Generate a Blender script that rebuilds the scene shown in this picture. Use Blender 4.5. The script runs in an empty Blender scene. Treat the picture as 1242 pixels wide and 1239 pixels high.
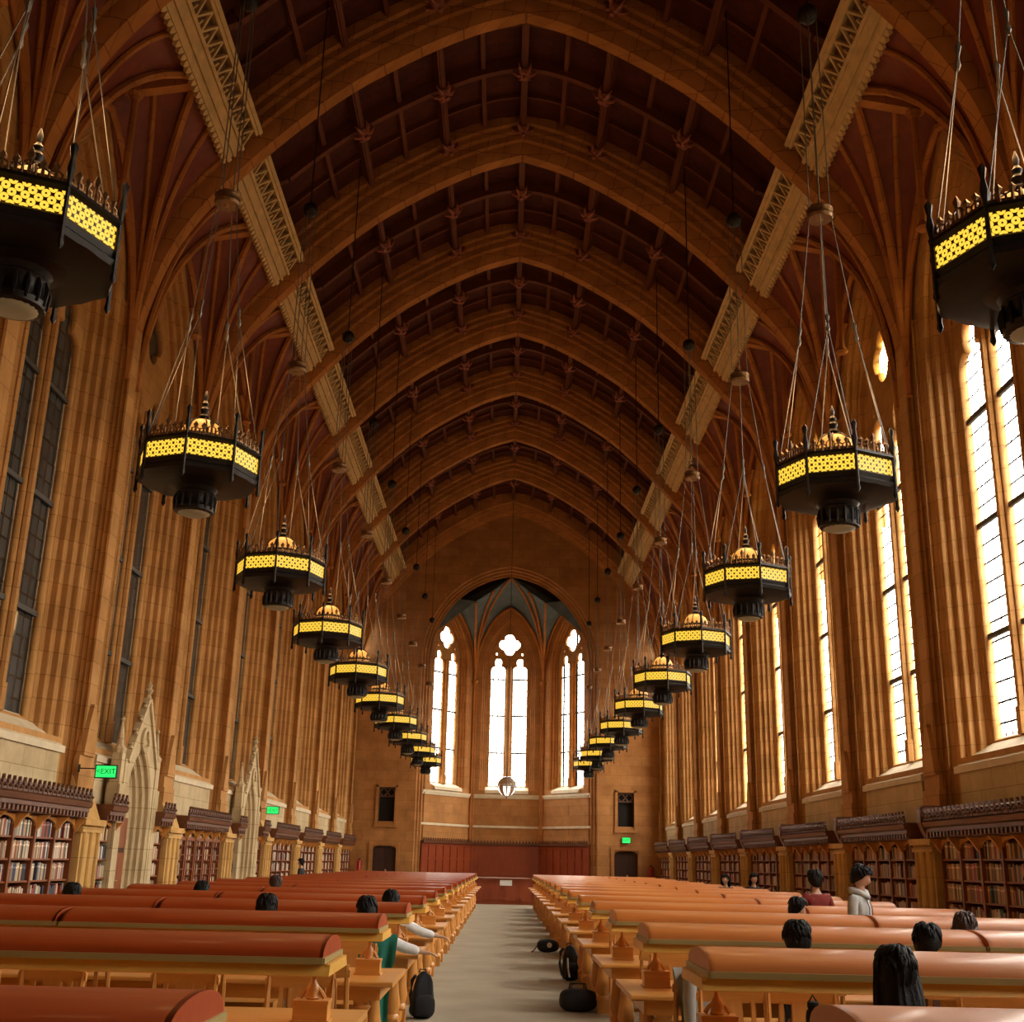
EXPOSURE = 0.45
import bpy, math, random
from math import sin, cos, pi, radians, sqrt, atan2
from mathutils import Vector, Matrix
random.seed(7)
SC = bpy.context.scene
COL = SC.collection

# ------------------------------------------------------------------ helpers
class MB:
    """collects geometry, then links it as one mesh object"""
    def __init__(s):
        s.v = []; s.f = []; s.m = []; s.cur = 0; s.T = None
    def pt(s, p):
        if s.T: p = s.T(*p)
        s.v.append((p[0], p[1], p[2])); return len(s.v) - 1
    def face(s, idx):
        s.f.append(tuple(idx)); s.m.append(s.cur)
    def quad(s, a, b, c, d):
        s.face([s.pt(a), s.pt(b), s.pt(c), s.pt(d)])
    def box(s, x0, x1, y0, y1, z0, z1):
        i = [s.pt(p) for p in ((x0,y0,z0),(x1,y0,z0),(x1,y1,z0),(x0,y1,z0),(x0,y0,z1),(x1,y0,z1),(x1,y1,z1),(x0,y1,z1))]
        for q in ((0,3,2,1),(4,5,6,7),(0,1,5,4),(1,2,6,5),(2,3,7,6),(3,0,4,7)):
            s.face([i[k] for k in q])
    def bar(s, a, b, w, h, up=(0,0,1)):
        """rectangular bar from a to b, w across, h along up"""
        a = Vector(a); b = Vector(b); d = (b-a).normalized(); u = Vector(up)
        r = d.cross(u)
        if r.length < 1e-4: r = d.cross(Vector((1,0,0)))
        r.normalize(); u = r.cross(d).normalized()
        c = []
        for p in (a, b):
            for (i, j) in ((-1,-1),(1,-1),(1,1),(-1,1)):
                c.append(s.pt(tuple(p + r*(i*w/2) + u*(j*h/2))))
        for q in ((0,1,2,3),(7,6,5,4),(0,4,5,1),(1,5,6,2),(2,6,7,3),(3,7,4,0)):
            s.face([c[k] for k in q])
    def tube(s, path, r, n=6, caps=True):
        path = [Vector(p) for p in path]
        rr = r if isinstance(r, (list, tuple)) else [r]*len(path)
        rings = []
        ref = None
        for k, p in enumerate(path):
            d = (path[min(k+1, len(path)-1)] - path[max(k-1, 0)]).normalized()
            if ref is None:
                ref = Vector((0,0,1)) if abs(d.z) < .9 else Vector((1,0,0))
            a = d.cross(ref)
            if a.length < 1e-5: a = d.cross(Vector((0,1,0)))
            a.normalize(); b = d.cross(a).normalized(); ref = -b if False else ref
            rings.append([s.pt(tuple(p + a*(rr[k]*cos(2*pi*j/n)) + b*(rr[k]*sin(2*pi*j/n)))) for j in range(n)])
        for k in range(len(rings)-1):
            for j in range(n):
                s.face([rings[k][j], rings[k][(j+1)%n], rings[k+1][(j+1)%n], rings[k+1][j]])
        if caps:
            s.face(rings[0][::-1]); s.face(rings[-1])
    def lathe(s, prof, c=(0,0,0), n=16, a0=0.0, sx=1, sy=1):
        rings = []
        for (r, z) in prof:
            rings.append([s.pt((c[0]+sx*r*cos(a0+2*pi*j/n), c[1]+sy*r*sin(a0+2*pi*j/n), c[2]+z)) for j in range(n)])
        for k in range(len(rings)-1):
            for j in range(n):
                s.face([rings[k][j], rings[k][(j+1)%n], rings[k+1][(j+1)%n], rings[k+1][j]])
        if prof[0][0] > 1e-4: s.face(rings[0][::-1])
        if prof[-1][0] > 1e-4: s.face(rings[-1])
    def grid(s, rows, close=False):
        idx = [[s.pt(p) for p in r] for r in rows]
        for a, b in zip(idx[:-1], idx[1:]):
            m = len(a)
            for j in range(m if close else m-1):
                s.face([a[j], a[(j+1)%m], b[(j+1)%m], b[j]])
        return idx
    def prism(s, poly, fa, fb):
        """poly 2-D outline, fa/fb map (u,v) to the two end planes"""
        a = [s.pt(fa(u, v)) for u, v in poly]; b = [s.pt(fb(u, v)) for u, v in poly]
        n = len(poly)
        for j in range(n):
            s.face([a[j], a[(j+1)%n], b[(j+1)%n], b[j]])
        s.face(a[::-1]); s.face(b)
    def add(s, me, T):
        base = len(s.v)
        for v in me.vertices: s.pt(T(v.co.x, v.co.y, v.co.z))
        for p in me.polygons: s.face([base+i for i in p.vertices])
    def mesh(s, name, mats, smooth=None):
        me = bpy.data.meshes.new(name)
        me.from_pydata(s.v, [], s.f)
        if not isinstance(mats, (list, tuple)): mats = [mats]
        for m in mats: me.materials.append(m)
        if len(mats) > 1: me.polygons.foreach_set('material_index', s.m)
        if smooth is not None:
            me.polygons.foreach_set('use_smooth', [True]*len(me.polygons))
            me.set_sharp_from_angle(angle=radians(smooth))
        me.update()
        return me
    def build(s, name, mats, parent=None, smooth=None, fix=False):
        me = s.mesh(name, mats, smooth)
        if fix: fix_normals(me)
        return link(name, me, parent)

def fix_normals(me):
    import bmesh
    bm = bmesh.new(); bm.from_mesh(me)
    bmesh.ops.recalc_face_normals(bm, faces=bm.faces); bm.to_mesh(me); bm.free()

def link(name, me, parent=None):
    o = bpy.data.objects.new(name, me); COL.objects.link(o)
    if parent is not None: o.parent = parent
    return o

def tag(o, label=None, cat=None, group=None, kind=None):
    if label: o['label'] = label
    if cat: o['category'] = cat
    if group: o['group'] = group
    if kind: o['kind'] = kind
    return o

def empty(name, loc=(0,0,0), rz=0):
    o = bpy.data.objects.new(name, None); COL.objects.link(o)
    o.location = loc; o.rotation_euler = (0, 0, rz); o.empty_display_size = .1
    return o

KIDS = {}
def copy_tree(o, parent=None):
    c = o.copy(); COL.objects.link(c)
    if parent is not None: c.parent = parent
    for ch in kids(o): copy_tree(ch, c)
    return c
def kids(o):
    if o.name not in KIDS: KIDS[o.name] = list(o.children)
    return KIDS[o.name]

def catmull(pts, n=4):
    out = []
    P = [Vector(p) for p in pts]
    for i in range(len(P)-1):
        p0 = P[i-1] if i > 0 else 2*P[0]-P[1]
        p1, p2 = P[i], P[i+1]
        p3 = P[i+2] if i+2 < len(P) else 2*P[-1]-P[-2]
        for k in range(n):
            t = k/n
            out.append(tuple(.5*((2*p1) + (p2-p0)*t + (2*p0-5*p1+4*p2-p3)*t*t + (3*p1-p0-3*p2+p3)*t*t*t)))
    out.append(tuple(P[-1]))
    return out

def pointed(w, spring, rise, z0, n=12):
    """open outline of a pointed opening, from (-w,z0) over the apex to (w,z0)"""
    R = (w*w + rise*rise)/(2*w)
    pts = [(-w, z0)]
    am = math.asin(rise/R)
    for k in range(n+1):
        a = am*k/n
        pts.append((-w + R - R*cos(a), spring + R*sin(a)))
    right = [(-y, z) for (y, z) in pts[:-1]][::-1]
    return pts + right

def offset_path(path, off):
    """offset an open planar path to its left/outside with mitres"""
    out = []
    n = len(path)
    for k in range(n):
        p = Vector(path[k])
        a = Vector(path[k]) - Vector(path[k-1]) if k > 0 else None
        b = Vector(path[k+1]) - Vector(path[k]) if k < n-1 else None
        if a is None: a = b
        if b is None: b = a
        a = a.normalized(); b = b.normalized()
        na = Vector((-a.y, a.x)); nb = Vector((-b.y, b.x))
        m = (na+nb).normalized()
        c = max(.35, m.dot(na))
        q = p + m*(off/c)
        out.append((q.x, q.y))
    return out

def roll(u, v, r, a0, a1, n=5):
    return [(u + r*cos(radians(a0+(a1-a0)*k/n)), v + r*sin(radians(a0+(a1-a0)*k/n))) for k in range(n+1)]

# ------------------------------------------------------------------ materials
def mat(name):
    m = bpy.data.materials.new(name); m.use_nodes = True
    nt = m.node_tree
    return m, nt, nt.nodes['Principled BSDF']
def N(nt, t, **kw):
    n = nt.nodes.new(t)
    for k, v in kw.items():
        if k in n.inputs: n.inputs[k].default_value = v
        else: setattr(n, k, v)
    return n
def ramp(nt, stops):
    r = nt.nodes.new('ShaderNodeValToRGB')
    e = r.color_ramp.elements
    e[0].position, e[0].color = stops[0][0], (*stops[0][1], 1)
    e[1].position, e[1].color = stops[-1][0], (*stops[-1][1], 1)
    for p, c in stops[1:-1]:
        k = e.new(p); k.color = (*c, 1)
    return r
def plain(name, col, rough=.6, metal=0, spec=.5, var=0.0, scale=8, bump=0.0):
    m, nt, b = mat(name)
    b.inputs['Base Color'].default_value = (*col, 1)
    b.inputs['Roughness'].default_value = rough
    b.inputs['Metallic'].default_value = metal
    b.inputs['Specular IOR Level'].default_value = spec
    if var or bump:
        tc = N(nt, 'ShaderNodeTexCoord'); nz = N(nt, 'ShaderNodeTexNoise', Scale=scale, Detail=4.0)
        nt.links.new(tc.outputs['Object'], nz.inputs['Vector'])
        if var:
            r = ramp(nt, [(.3, tuple(c*(1-var) for c in col)), (.7, tuple(min(1, c*(1+var)) for c in col))])
            nt.links.new(nz.outputs['Fac'], r.inputs[0]); nt.links.new(r.outputs[0], b.inputs['Base Color'])
        if bump:
            bp = N(nt, 'ShaderNodeBump', Strength=bump, Distance=.02)
            nt.links.new(nz.outputs['Fac'], bp.inputs['Height']); nt.links.new(bp.outputs[0], b.inputs['Normal'])
    return m
def glow(name, col, strength, base=(.8,.8,.8)):
    m, nt, b = mat(name)
    b.inputs['Base Color'].default_value = (*base, 1)
    b.inputs['Emission Color'].default_value = (*col, 1)
    b.inputs['Emission Strength'].default_value = strength
    return m
def wood(name, c0, c1, axis='X', rough=.35, scale=1.0, spec=.5, coat=0.0, plank=0.0):
    """grain running along the axis"""
    m, nt, b = mat(name)
    tc = N(nt, 'ShaderNodeTexCoord'); mp = N(nt, 'ShaderNodeMapping')
    sc = {'X': (1.2, 14, 14), 'Y': (14, 1.2, 14), 'Z': (14, 14, 1.2)}[axis]
    mp.inputs['Scale'].default_value = tuple(k*scale for k in sc)
    nz = N(nt, 'ShaderNodeTexNoise', Scale=1.0, Detail=5.0, Roughness=.6, Distortion=.6)
    big = N(nt, 'ShaderNodeTexNoise', Scale=.9, Detail=2.0)
    r = ramp(nt, [(.32, c0), (.68, c1)])
    nt.links.new(tc.outputs['Object'], mp.inputs['Vector']); nt.links.new(mp.outputs[0], nz.inputs['Vector'])
    nt.links.new(tc.outputs['Object'], big.inputs['Vector'])
    mx = N(nt, 'ShaderNodeMath', operation='ADD'); ms = N(nt, 'ShaderNodeMath', operation='MULTIPLY'); ms.inputs[1].default_value = .6
    m2 = N(nt, 'ShaderNodeMath', operation='MULTIPLY'); m2.inputs[1].default_value = .4
    nt.links.new(nz.outputs['Fac'], ms.inputs[0]); nt.links.new(big.outputs['Fac'], m2.inputs[0])
    nt.links.new(ms.outputs[0], mx.inputs[0]); nt.links.new(m2.outputs[0], mx.inputs[1])
    nt.links.new(mx.outputs[0], r.inputs[0])
    nt.links.new(r.outputs[0], b.inputs['Base Color'])
    b.inputs['Roughness'].default_value = rough; b.inputs['Specular IOR Level'].default_value = spec
    b.inputs['Coat Weight'].default_value = coat; b.inputs['Coat Roughness'].default_value = .15
    bp = N(nt, 'ShaderNodeBump', Strength=.12, Distance=.004)
    nt.links.new(nz.outputs['Fac'], bp.inputs['Height']); nt.links.new(bp.outputs[0], b.inputs['Normal'])
    return m
def stone(name, c0, c1, mortar, bw=.95, bh=.42, plane='YZ', rough=.85, msize=.008, bump=.3):
    m, nt, b = mat(name)
    tc = N(nt, 'ShaderNodeTexCoord'); sx = N(nt, 'ShaderNodeSeparateXYZ'); cx = N(nt, 'ShaderNodeCombineXYZ')
    nt.links.new(tc.outputs['Object'], sx.inputs[0])
    ad = N(nt, 'ShaderNodeMath', operation='ADD')
    nt.links.new(sx.outputs['X'], ad.inputs[0]); nt.links.new(sx.outputs['Y'], ad.inputs[1])
    nt.links.new(ad.outputs[0], cx.inputs['X']); nt.links.new(sx.outputs['Z'], cx.inputs['Y'])
    br = N(nt, 'ShaderNodeTexBrick', Scale=1.0)
    br.inputs['Brick Width'].default_value = bw; br.inputs['Row Height'].default_value = bh
    br.inputs['Mortar Size'].default_value = msize; br.inputs['Mortar Smooth'].default_value = .3; br.inputs['Bias'].default_value = -.1
    br.inputs['Color1'].default_value = (*c0, 1); br.inputs['Color2'].default_value = (*c1, 1); br.inputs['Mortar'].default_value = (*mortar, 1)
    nt.links.new(cx.outputs[0], br.inputs['Vector'])
    nz = N(nt, 'ShaderNodeTexNoise', Scale=1.3, Detail=6.0, Roughness=.65)
    nt.links.new(tc.outputs['Object'], nz.inputs['Vector'])
    mx = N(nt, 'ShaderNodeMix', data_type='RGBA', blend_type='MULTIPLY'); mx.inputs[0].default_value = .75
    r = ramp(nt, [(.3, (.62,.58,.52)), (.7, (1.12,1.1,1.08))])
    nt.links.new(nz.outputs['Fac'], r.inputs[0])
    nt.links.new(br.outputs['Color'], mx.inputs[6]); nt.links.new(r.outputs[0], mx.inputs[7])
    nt.links.new(mx.outputs[2], b.inputs['Base Color'])
    b.inputs['Roughness'].default_value = rough; b.inputs['Specular IOR Level'].default_value = .25
    bp = N(nt, 'ShaderNodeBump', Strength=bump, Distance=.02)
    nt.links.new(nz.outputs['Fac'], bp.inputs['Height']); nt.links.new(bp.outputs[0], b.inputs['Normal'])
    return m

M = {}
M['stone'] = stone('tan_stone', (.50,.250,.080), (.58,.305,.110), (.33,.155,.05))
M['stone_arch'] = stone('arch_stone', (.42,.165,.040), (.50,.205,.055), (.24,.085,.020), bw=.5, bh=.5, msize=.01)
M['stone_pale'] = stone('pale_stone', (.60,.46,.27), (.66,.52,.32), (.38,.27,.14))
M['stone_end'] = stone('end_wall_stone', (.42,.185,.058), (.50,.235,.08), (.30,.12,.035), bw=1.1, bh=.5)
M['sill'] = plain('sill_stone', (.66,.54,.36), .7, var=.1, scale=3)
M['tracery_gold'] = plain('tracery_stone', (.60,.40,.17), .7, var=.15, scale=4, bump=.1)
M['ceil'] = wood('ceiling_boards', (.040,.007,.0025), (.10,.020,.006), 'X', .7, .5, spec=.2)
M['ceil_beam'] = wood('ceiling_beams', (.09,.022,.007), (.17,.045,.013), 'Y', .6, spec=.25)
M['ceil_red'] = plain('painted_boss', (.32,.09,.045), .5, var=.4, scale=30)
M['web'] = wood('vault_web', (.12,.018,.007), (.24,.045,.013), 'Z', .6, .4)
M['rib'] = stone('vault_rib_stone', (.44,.165,.042), (.52,.21,.058), (.28,.10,.03), bw=.6, bh=.6)
M['iron'] = plain('dark_iron', (.018,.013,.010), .45, .6, var=.3, scale=20)
M['bronze'] = plain('bronze_cresting', (.20,.10,.04), .4, .7, var=.4, scale=30)
M['cable'] = plain('steel_cable', (.20,.17,.14), .5, .6)
M['lead'] = plain('lead', (.05,.045,.04), .6)
M['hood_l'] = wood('hood_oak_darker', (.31,.038,.006), (.43,.072,.012), 'X', .48, .8, spec=.25, coat=.08)  # deeper, redder tone for the doorway-side hoods
M['hood_r'] = wood('hood_oak_lighter', (.44,.115,.016), (.56,.175,.030), 'X', .42, .8, spec=.3, coat=.16)  # paler, yellower tone for the window-side hoods
M['oak'] = wood('golden_oak', (.62,.25,.045), (.80,.37,.085), 'X', .38, 1.2, coat=.12)
M['oak_z'] = wood('golden_oak_upright', (.58,.23,.045), (.74,.33,.08), 'Z', .38, 1.2, coat=.12)
M['case'] = wood('bookcase_wood', (.19,.045,.012), (.31,.085,.022), 'Z', .4)
M['case_dark'] = wood('cornice_wood', (.085,.026,.010), (.17,.055,.018), 'Y', .45)
M['carve'] = plain('carved_wood', (.13,.055,.03), .55, var=.5, scale=25, bump=.5)
M['panel'] = wood('red_wainscot', (.22,.035,.012), (.34,.07,.02), 'Z', .4)
M['dark'] = plain('dark_interior', (.012,.008,.006), .9)
M['door'] = wood('dark_door', (.03,.010,.006), (.07,.022,.010), 'Z', .5)
M['blue_vault'] = plain('blue_vault_cells', (.12,.165,.20), .8, var=.2, scale=2)
M['black'] = plain('black_fabric', (.012,.012,.014), .8, bump=.2, scale=40)
M['white_plastic'] = plain('white_plastic', (.75,.75,.72), .5)
M['paper'] = plain('paper', (.82,.80,.76), .8)
M['steel'] = plain('brushed_steel', (.6,.6,.6), .3, .9)
M['stone_pier'] = stone('golden_pier_stone', (.62,.36,.12), (.70,.43,.16), (.42,.23,.08), bw=1.2, bh=.5)
# ------------------------------------------------------------------ layout constants
BAY = 5.5
ARCH_Y = [21.9 + BAY*k for k in range(-3, 7)]        # 5.4 ... 54.9
END_Y = 61.2
APSE_Y = 65.2
WALL_D = 8.05
CH_X = 3.98
CEIL_TOP = 21.35

# carpet
def carpet():
    m, nt, b = mat('taupe_carpet')
    tc = N(nt, 'ShaderNodeTexCoord'); nz = N(nt, 'ShaderNodeTexNoise', Scale=60.0, Detail=5.0)
    n2 = N(nt, 'ShaderNodeTexNoise', Scale=1.2, Detail=3.0)
    nt.links.new(tc.outputs['Object'], nz.inputs['Vector']); nt.links.new(tc.outputs['Object'], n2.inputs['Vector'])
    mx = N(nt, 'ShaderNodeMath', operation='ADD'); mx.use_clamp = True
    h = N(nt, 'ShaderNodeMath', operation='MULTIPLY'); h.inputs[1].default_value = .5
    h2 = N(nt, 'ShaderNodeMath', operation='MULTIPLY'); h2.inputs[1].default_value = .5
    nt.links.new(nz.outputs['Fac'], h.inputs[0]); nt.links.new(n2.outputs['Fac'], h2.inputs[0])
    nt.links.new(h.outputs[0], mx.inputs[0]); nt.links.new(h2.outputs[0], mx.inputs[1])
    r = ramp(nt, [(.35, (.36,.30,.215)), (.65, (.48,.41,.30))])
    nt.links.new(mx.outputs[0], r.inputs[0]); nt.links.new(r.outputs[0], b.inputs['Base Color'])
    b.inputs['Roughness'].default_value = .95; b.inputs['Specular IOR Level'].default_value = .15
    bp = N(nt, 'ShaderNodeBump', Strength=.4, Distance=.01)
    nt.links.new(nz.outputs['Fac'], bp.inputs['Height']); nt.links.new(bp.outputs[0], b.inputs['Normal'])
    return m
f = MB(); f.box(-9.3, 9.3, -8, APSE_Y+1.2, -.2, 0)
tag(f.build('floor', carpet()), kind='structure')

# ---- windows -------------------------------------------------------
def glass_mat(name, tint, lead, dark=False):
    m, nt, b = mat(name)
    out = nt.nodes['Material Output']
    tc = N(nt, 'ShaderNodeTexCoord'); sx = N(nt, 'ShaderNodeSeparateXYZ')
    nt.links.new(tc.outputs['Object'], sx.inputs[0])
    ad = N(nt, 'ShaderNodeMath', operation='ADD'); cx = N(nt, 'ShaderNodeCombineXYZ')
    nt.links.new(sx.outputs['X'], ad.inputs[0]); nt.links.new(sx.outputs['Y'], ad.inputs[1])
    nt.links.new(ad.outputs[0], cx.inputs['X']); nt.links.new(sx.outputs['Z'], cx.inputs['Y'])
    br = N(nt, 'ShaderNodeTexBrick', Scale=1.0); br.offset = 0.0
    br.inputs['Brick Width'].default_value = .28; br.inputs['Row Height'].default_value = .36
    br.inputs['Mortar Size'].default_value = .020; br.inputs['Mortar Smooth'].default_value = .0; br.inputs['Bias'].default_value = 0
    br.inputs['Color1'].default_value = (*tint[0], 1); br.inputs['Color2'].default_value = (*tint[1], 1); br.inputs['Mortar'].default_value = (.02,.015,.01,1)
    nt.links.new(cx.outputs[0], br.inputs['Vector'])
    if dark:
        nt.links.new(br.outputs['Color'], b.inputs['Base Color'])
        b.inputs['Roughness'].default_value = .12
        return m
    tr = N(nt, 'ShaderNodeBsdfTransparent'); gl = N(nt, 'ShaderNodeBsdfGlossy', Roughness=.2)
    ld = N(nt, 'ShaderNodeBsdfDiffuse'); ld.inputs[0].default_value = (.03,.025,.02,1)
    nt.links.new(br.outputs['Color'], tr.inputs[0])
    m1 = N(nt, 'ShaderNodeMixShader'); m1.inputs[0].default_value = .05
    nt.links.new(tr.outputs[0], m1.inputs[1]); nt.links.new(gl.outputs[0], m1.inputs[2])
    m2 = N(nt, 'ShaderNodeMixShader')
    nt.links.new(br.outputs['Fac'], m2.inputs[0]); nt.links.new(m1.outputs[0], m2.inputs[1]); nt.links.new(ld.outputs[0], m2.inputs[2])
    nt.links.new(m2.outputs[0], out.inputs[0])
    return m
M['glass_bright'] = glass_mat('leaded_clear_glass', ((.92,.90,.84),(.98,.96,.90)), 1)
M['glass_dark'] = glass_mat('unlit_leaded_glass', ((.035,.042,.045),(.07,.075,.075)), 1, True)  # opaque dark colour stands for the unlit outside behind these panes
def stained():
    m, nt, b = mat('stained_glass')
    out = nt.nodes['Material Output']
    tc = N(nt, 'ShaderNodeTexCoord'); vo = N(nt, 'ShaderNodeTexVoronoi', Scale=6.0)
    v2 = N(nt, 'ShaderNodeTexVoronoi', Scale=6.0, feature='DISTANCE_TO_EDGE')
    nt.links.new(tc.outputs['Object'], vo.inputs['Vector']); nt.links.new(tc.outputs['Object'], v2.inputs['Vector'])
    sp = N(nt, 'ShaderNodeSeparateColor'); nt.links.new(vo.outputs['Color'], sp.inputs[0])
    r = ramp(nt, [(.0, (.9,.55,.08)), (.35, (.95,.80,.25)), (.55, (.95,.85,.5)), (.7, (.45,.65,.25)), (.85,(.9,.35,.06)), (1, (.95,.8,.4))])
    nt.links.new(sp.outputs[0], r.inputs[0])
    tr = N(nt, 'ShaderNodeBsdfTransparent'); nt.links.new(r.outputs[0], tr.inputs[0])
    ld = N(nt, 'ShaderNodeBsdfDiffuse'); ld.inputs[0].default_value = (.03,.025,.02,1)
    gt = N(nt, 'ShaderNodeMath', operation='LESS_THAN'); gt.inputs[1].default_value = .035
    nt.links.new(v2.outputs['Distance'], gt.inputs[0])
    mx = N(nt, 'ShaderNodeMixShader'); nt.links.new(gt.outputs[0], mx.inputs[0])
    nt.links.new(tr.outputs[0], mx.inputs[1]); nt.links.new(ld.outputs[0], mx.inputs[2])
    nt.links.new(mx.outputs[0], out.inputs[0])
    return m
M['glass_stained'] = stained()

def foils(cx, cz, k, a, r, rot=0, n=48):
    """outline of k overlapping circles (quatrefoil ...)"""
    pts = []
    for j in range(n):
        th = 2*pi*j/n; best = 0
        for q in range(k):
            ph = rot + 2*pi*q/k
            dl = a*cos(th-ph); disc = r*r - a*a*sin(th-ph)**2
            if disc > 0: best = max(best, dl + sqrt(disc))
        pts.append((cx + best*cos(th), cz + best*sin(th)))
    return pts
def lancet_foil(cx, w, z0, spring):
    """closed outline of a light with a cusped trefoil head"""
    pts = [(cx+w, z0), (cx+w, spring)]
    lobes = [(radians(8), .52*w, .48*w), (radians(90), .95*w, .52*w), (radians(172), .52*w, .48*w)]
    n = 28
    for j in range(1, n):
        th = pi*j/n; best = 0
        for (ph, a, r) in lobes:
            disc = r*r - (a*sin(th-ph))**2
            if disc > 0: best = max(best, a*cos(th-ph) + sqrt(disc))
        best = max(best, .62*w)
        pts.append((cx + min(best, 1.6*w)*cos(th), spring + best*sin(th)*1.25))
    pts += [(cx-w, spring), (cx-w, z0)]
    return pts
def plate(outer, holes, depth, bevel=.02):
    """flat stone plate with openings, as mesh data in (u, v, thickness)"""
    cu = bpy.data.curves.new('plate', 'CURVE'); cu.dimensions = '2D'; cu.fill_mode = 'BOTH'
    cu.extrude = depth; cu.bevel_depth = bevel; cu.bevel_resolution = 0
    for o in [outer] + holes:
        s = cu.splines.new('POLY'); s.points.add(len(o)-1); s.use_cyclic_u = True
        for p, q in zip(s.points, o): p.co = (q[0], q[1], 0, 1)
    ob = bpy.data.objects.new('plate', cu); COL.objects.link(ob)
    dg = bpy.context.evaluated_depsgraph_get()
    me = bpy.data.meshes.new_from_object(ob.evaluated_get(dg))
    bpy.data.objects.remove(ob); bpy.data.curves.remove(cu)
    return me
def remap(me, T, m):
    me = me.copy()
    for v in me.vertices: v.co = T(v.co.x, v.co.y, v.co.z)
    me.materials.clear(); me.materials.append(m)
    return me

def make_window(num, T, w, z0, spring, rise, qz, qr, stonem, glassm, quatm, ztop_l, mull=.11):
    """T(u along wall, v up, t depth outward) -> world; parts: tracery, light panes, roundel pane, saddle bars"""
    e = empty('window_%d' % num, T(0, z0, 0)); tag(e, kind='structure')
    inv = e.matrix_basis.inverted() if False else Matrix.Translation(-Vector(T(0, z0, 0)))
    def TT(u, v, t): return tuple(Vector(T(u, v, t)) - Vector(T(0, z0, 0)))
    outer = pointed(w+.06, spring, rise, z0-.02, 12)
    lw = (w - .13 - mull)/2
    lc = mull + lw + .01
    holes = [lancet_foil(-lc, lw, z0+.06, ztop_l - 1.84*lw), lancet_foil(lc, lw, z0+.06, ztop_l - 1.84*lw),
             foils(0, qz, 4, qr*.5, qr*.52, 0)]
    dz = ztop_l
    for s in (-1, 1):
        holes.append([(s*(w*.60), dz+.09), (s*(w*.71), dz+.17), (s*(w*.66), dz+.34), (s*(w*.56), dz+.26)])
    me = plate(outer, holes, .05, .025)
    link('tracery', remap(me, lambda a, b, c: TT(a, b, c), stonem), e)
    for s in (-1, 1):
        b = MB(); b.quad(TT(s*lc-lw-.03, z0, .05), TT(s*lc+lw+.03, z0, .05), TT(s*lc+lw+.03, ztop_l+.05, .05), TT(s*lc-lw-.03, ztop_l+.05, .05))
        p = b.build('glass_pane', glassm, e)
        g = MB(); g.T = TT
        z = z0 + 1.9; step = 2.05
        while z < ztop_l - 1.2:
            g.box(s*lc-lw, s*lc+lw, z-.045, z+.045, -.03, .03); z += step
        g.build('saddle_bar', M['lead'], p)
    b = MB(); pts = [TT(a, c, .05) for a, c in pointed(w-.02, spring+.2, rise-.25, ztop_l+.06, 6)]
    b.face([b.pt(p) for p in pts]); b.build('tracery_glass', quatm, e)
    # round mullion shaft in the middle
    g = MB(); path = [TT(0, z0+.05, -.1), TT(0, ztop_l-.5, -.1)]
    g.tube(path, mull*.75, 8); g.tube([TT(0, z0+.05, -.1), TT(0, z0+.5, -.1)], mull*1.05, 8)
    g.build('mullion_shaft', stonem, e, smooth=40)
    return e

# moulded jamb: offset outward from opening, depth inward (0 at the glass)
def jamb_profile(depth, width):
    P = []
    k = 4
    P.append((0, .0))
    for i in range(k):
        u0 = width*i/k; u1 = width*(i+1)/k; v0 = depth*i/k; v1 = depth*(i+1)/k
        P.append((u0 + .004, v0 + (v1-v0)*.55))
        P += roll(u0 + (u1-u0)*.28, v0 + (v1-v0)*.62, (v1-v0)*.30, 190, 50, 4)
        P.append((u0 + (u1-u0)*.55, v1 - (v1-v0)*.04))
        P.append((u1, v1))
    return P

def wall_bay(b, T, half, z0, z1, w, sill, spring, rise, depth, width, y_in=0):
    """wall face at t=0 (toward room), glass at t=depth; opening swept with mouldings"""
    path = pointed(w, spring, rise, sill, 10)
    prof = jamb_profile(depth, width)
    rows = []
    for (u, v) in prof:
        op = offset_path(path, u)
        rows.append([T(p[0], p[1], depth - v) for p in op])
    b.grid(rows)
    op = offset_path(path, width)
    # face round the opening
    me = plate([(-half, sill), (half, sill), (half, z1), (-half, z1)] if False else
               [(-half, z0), (half, z0), (half, z1), (-half, z1)], [op_hole(path, width)], .01, 0)
    b.add(me, lambda u, v, t: T(u, v, .01 + t))

def op_hole(path, width):
    return offset_path(path, width)

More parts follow.
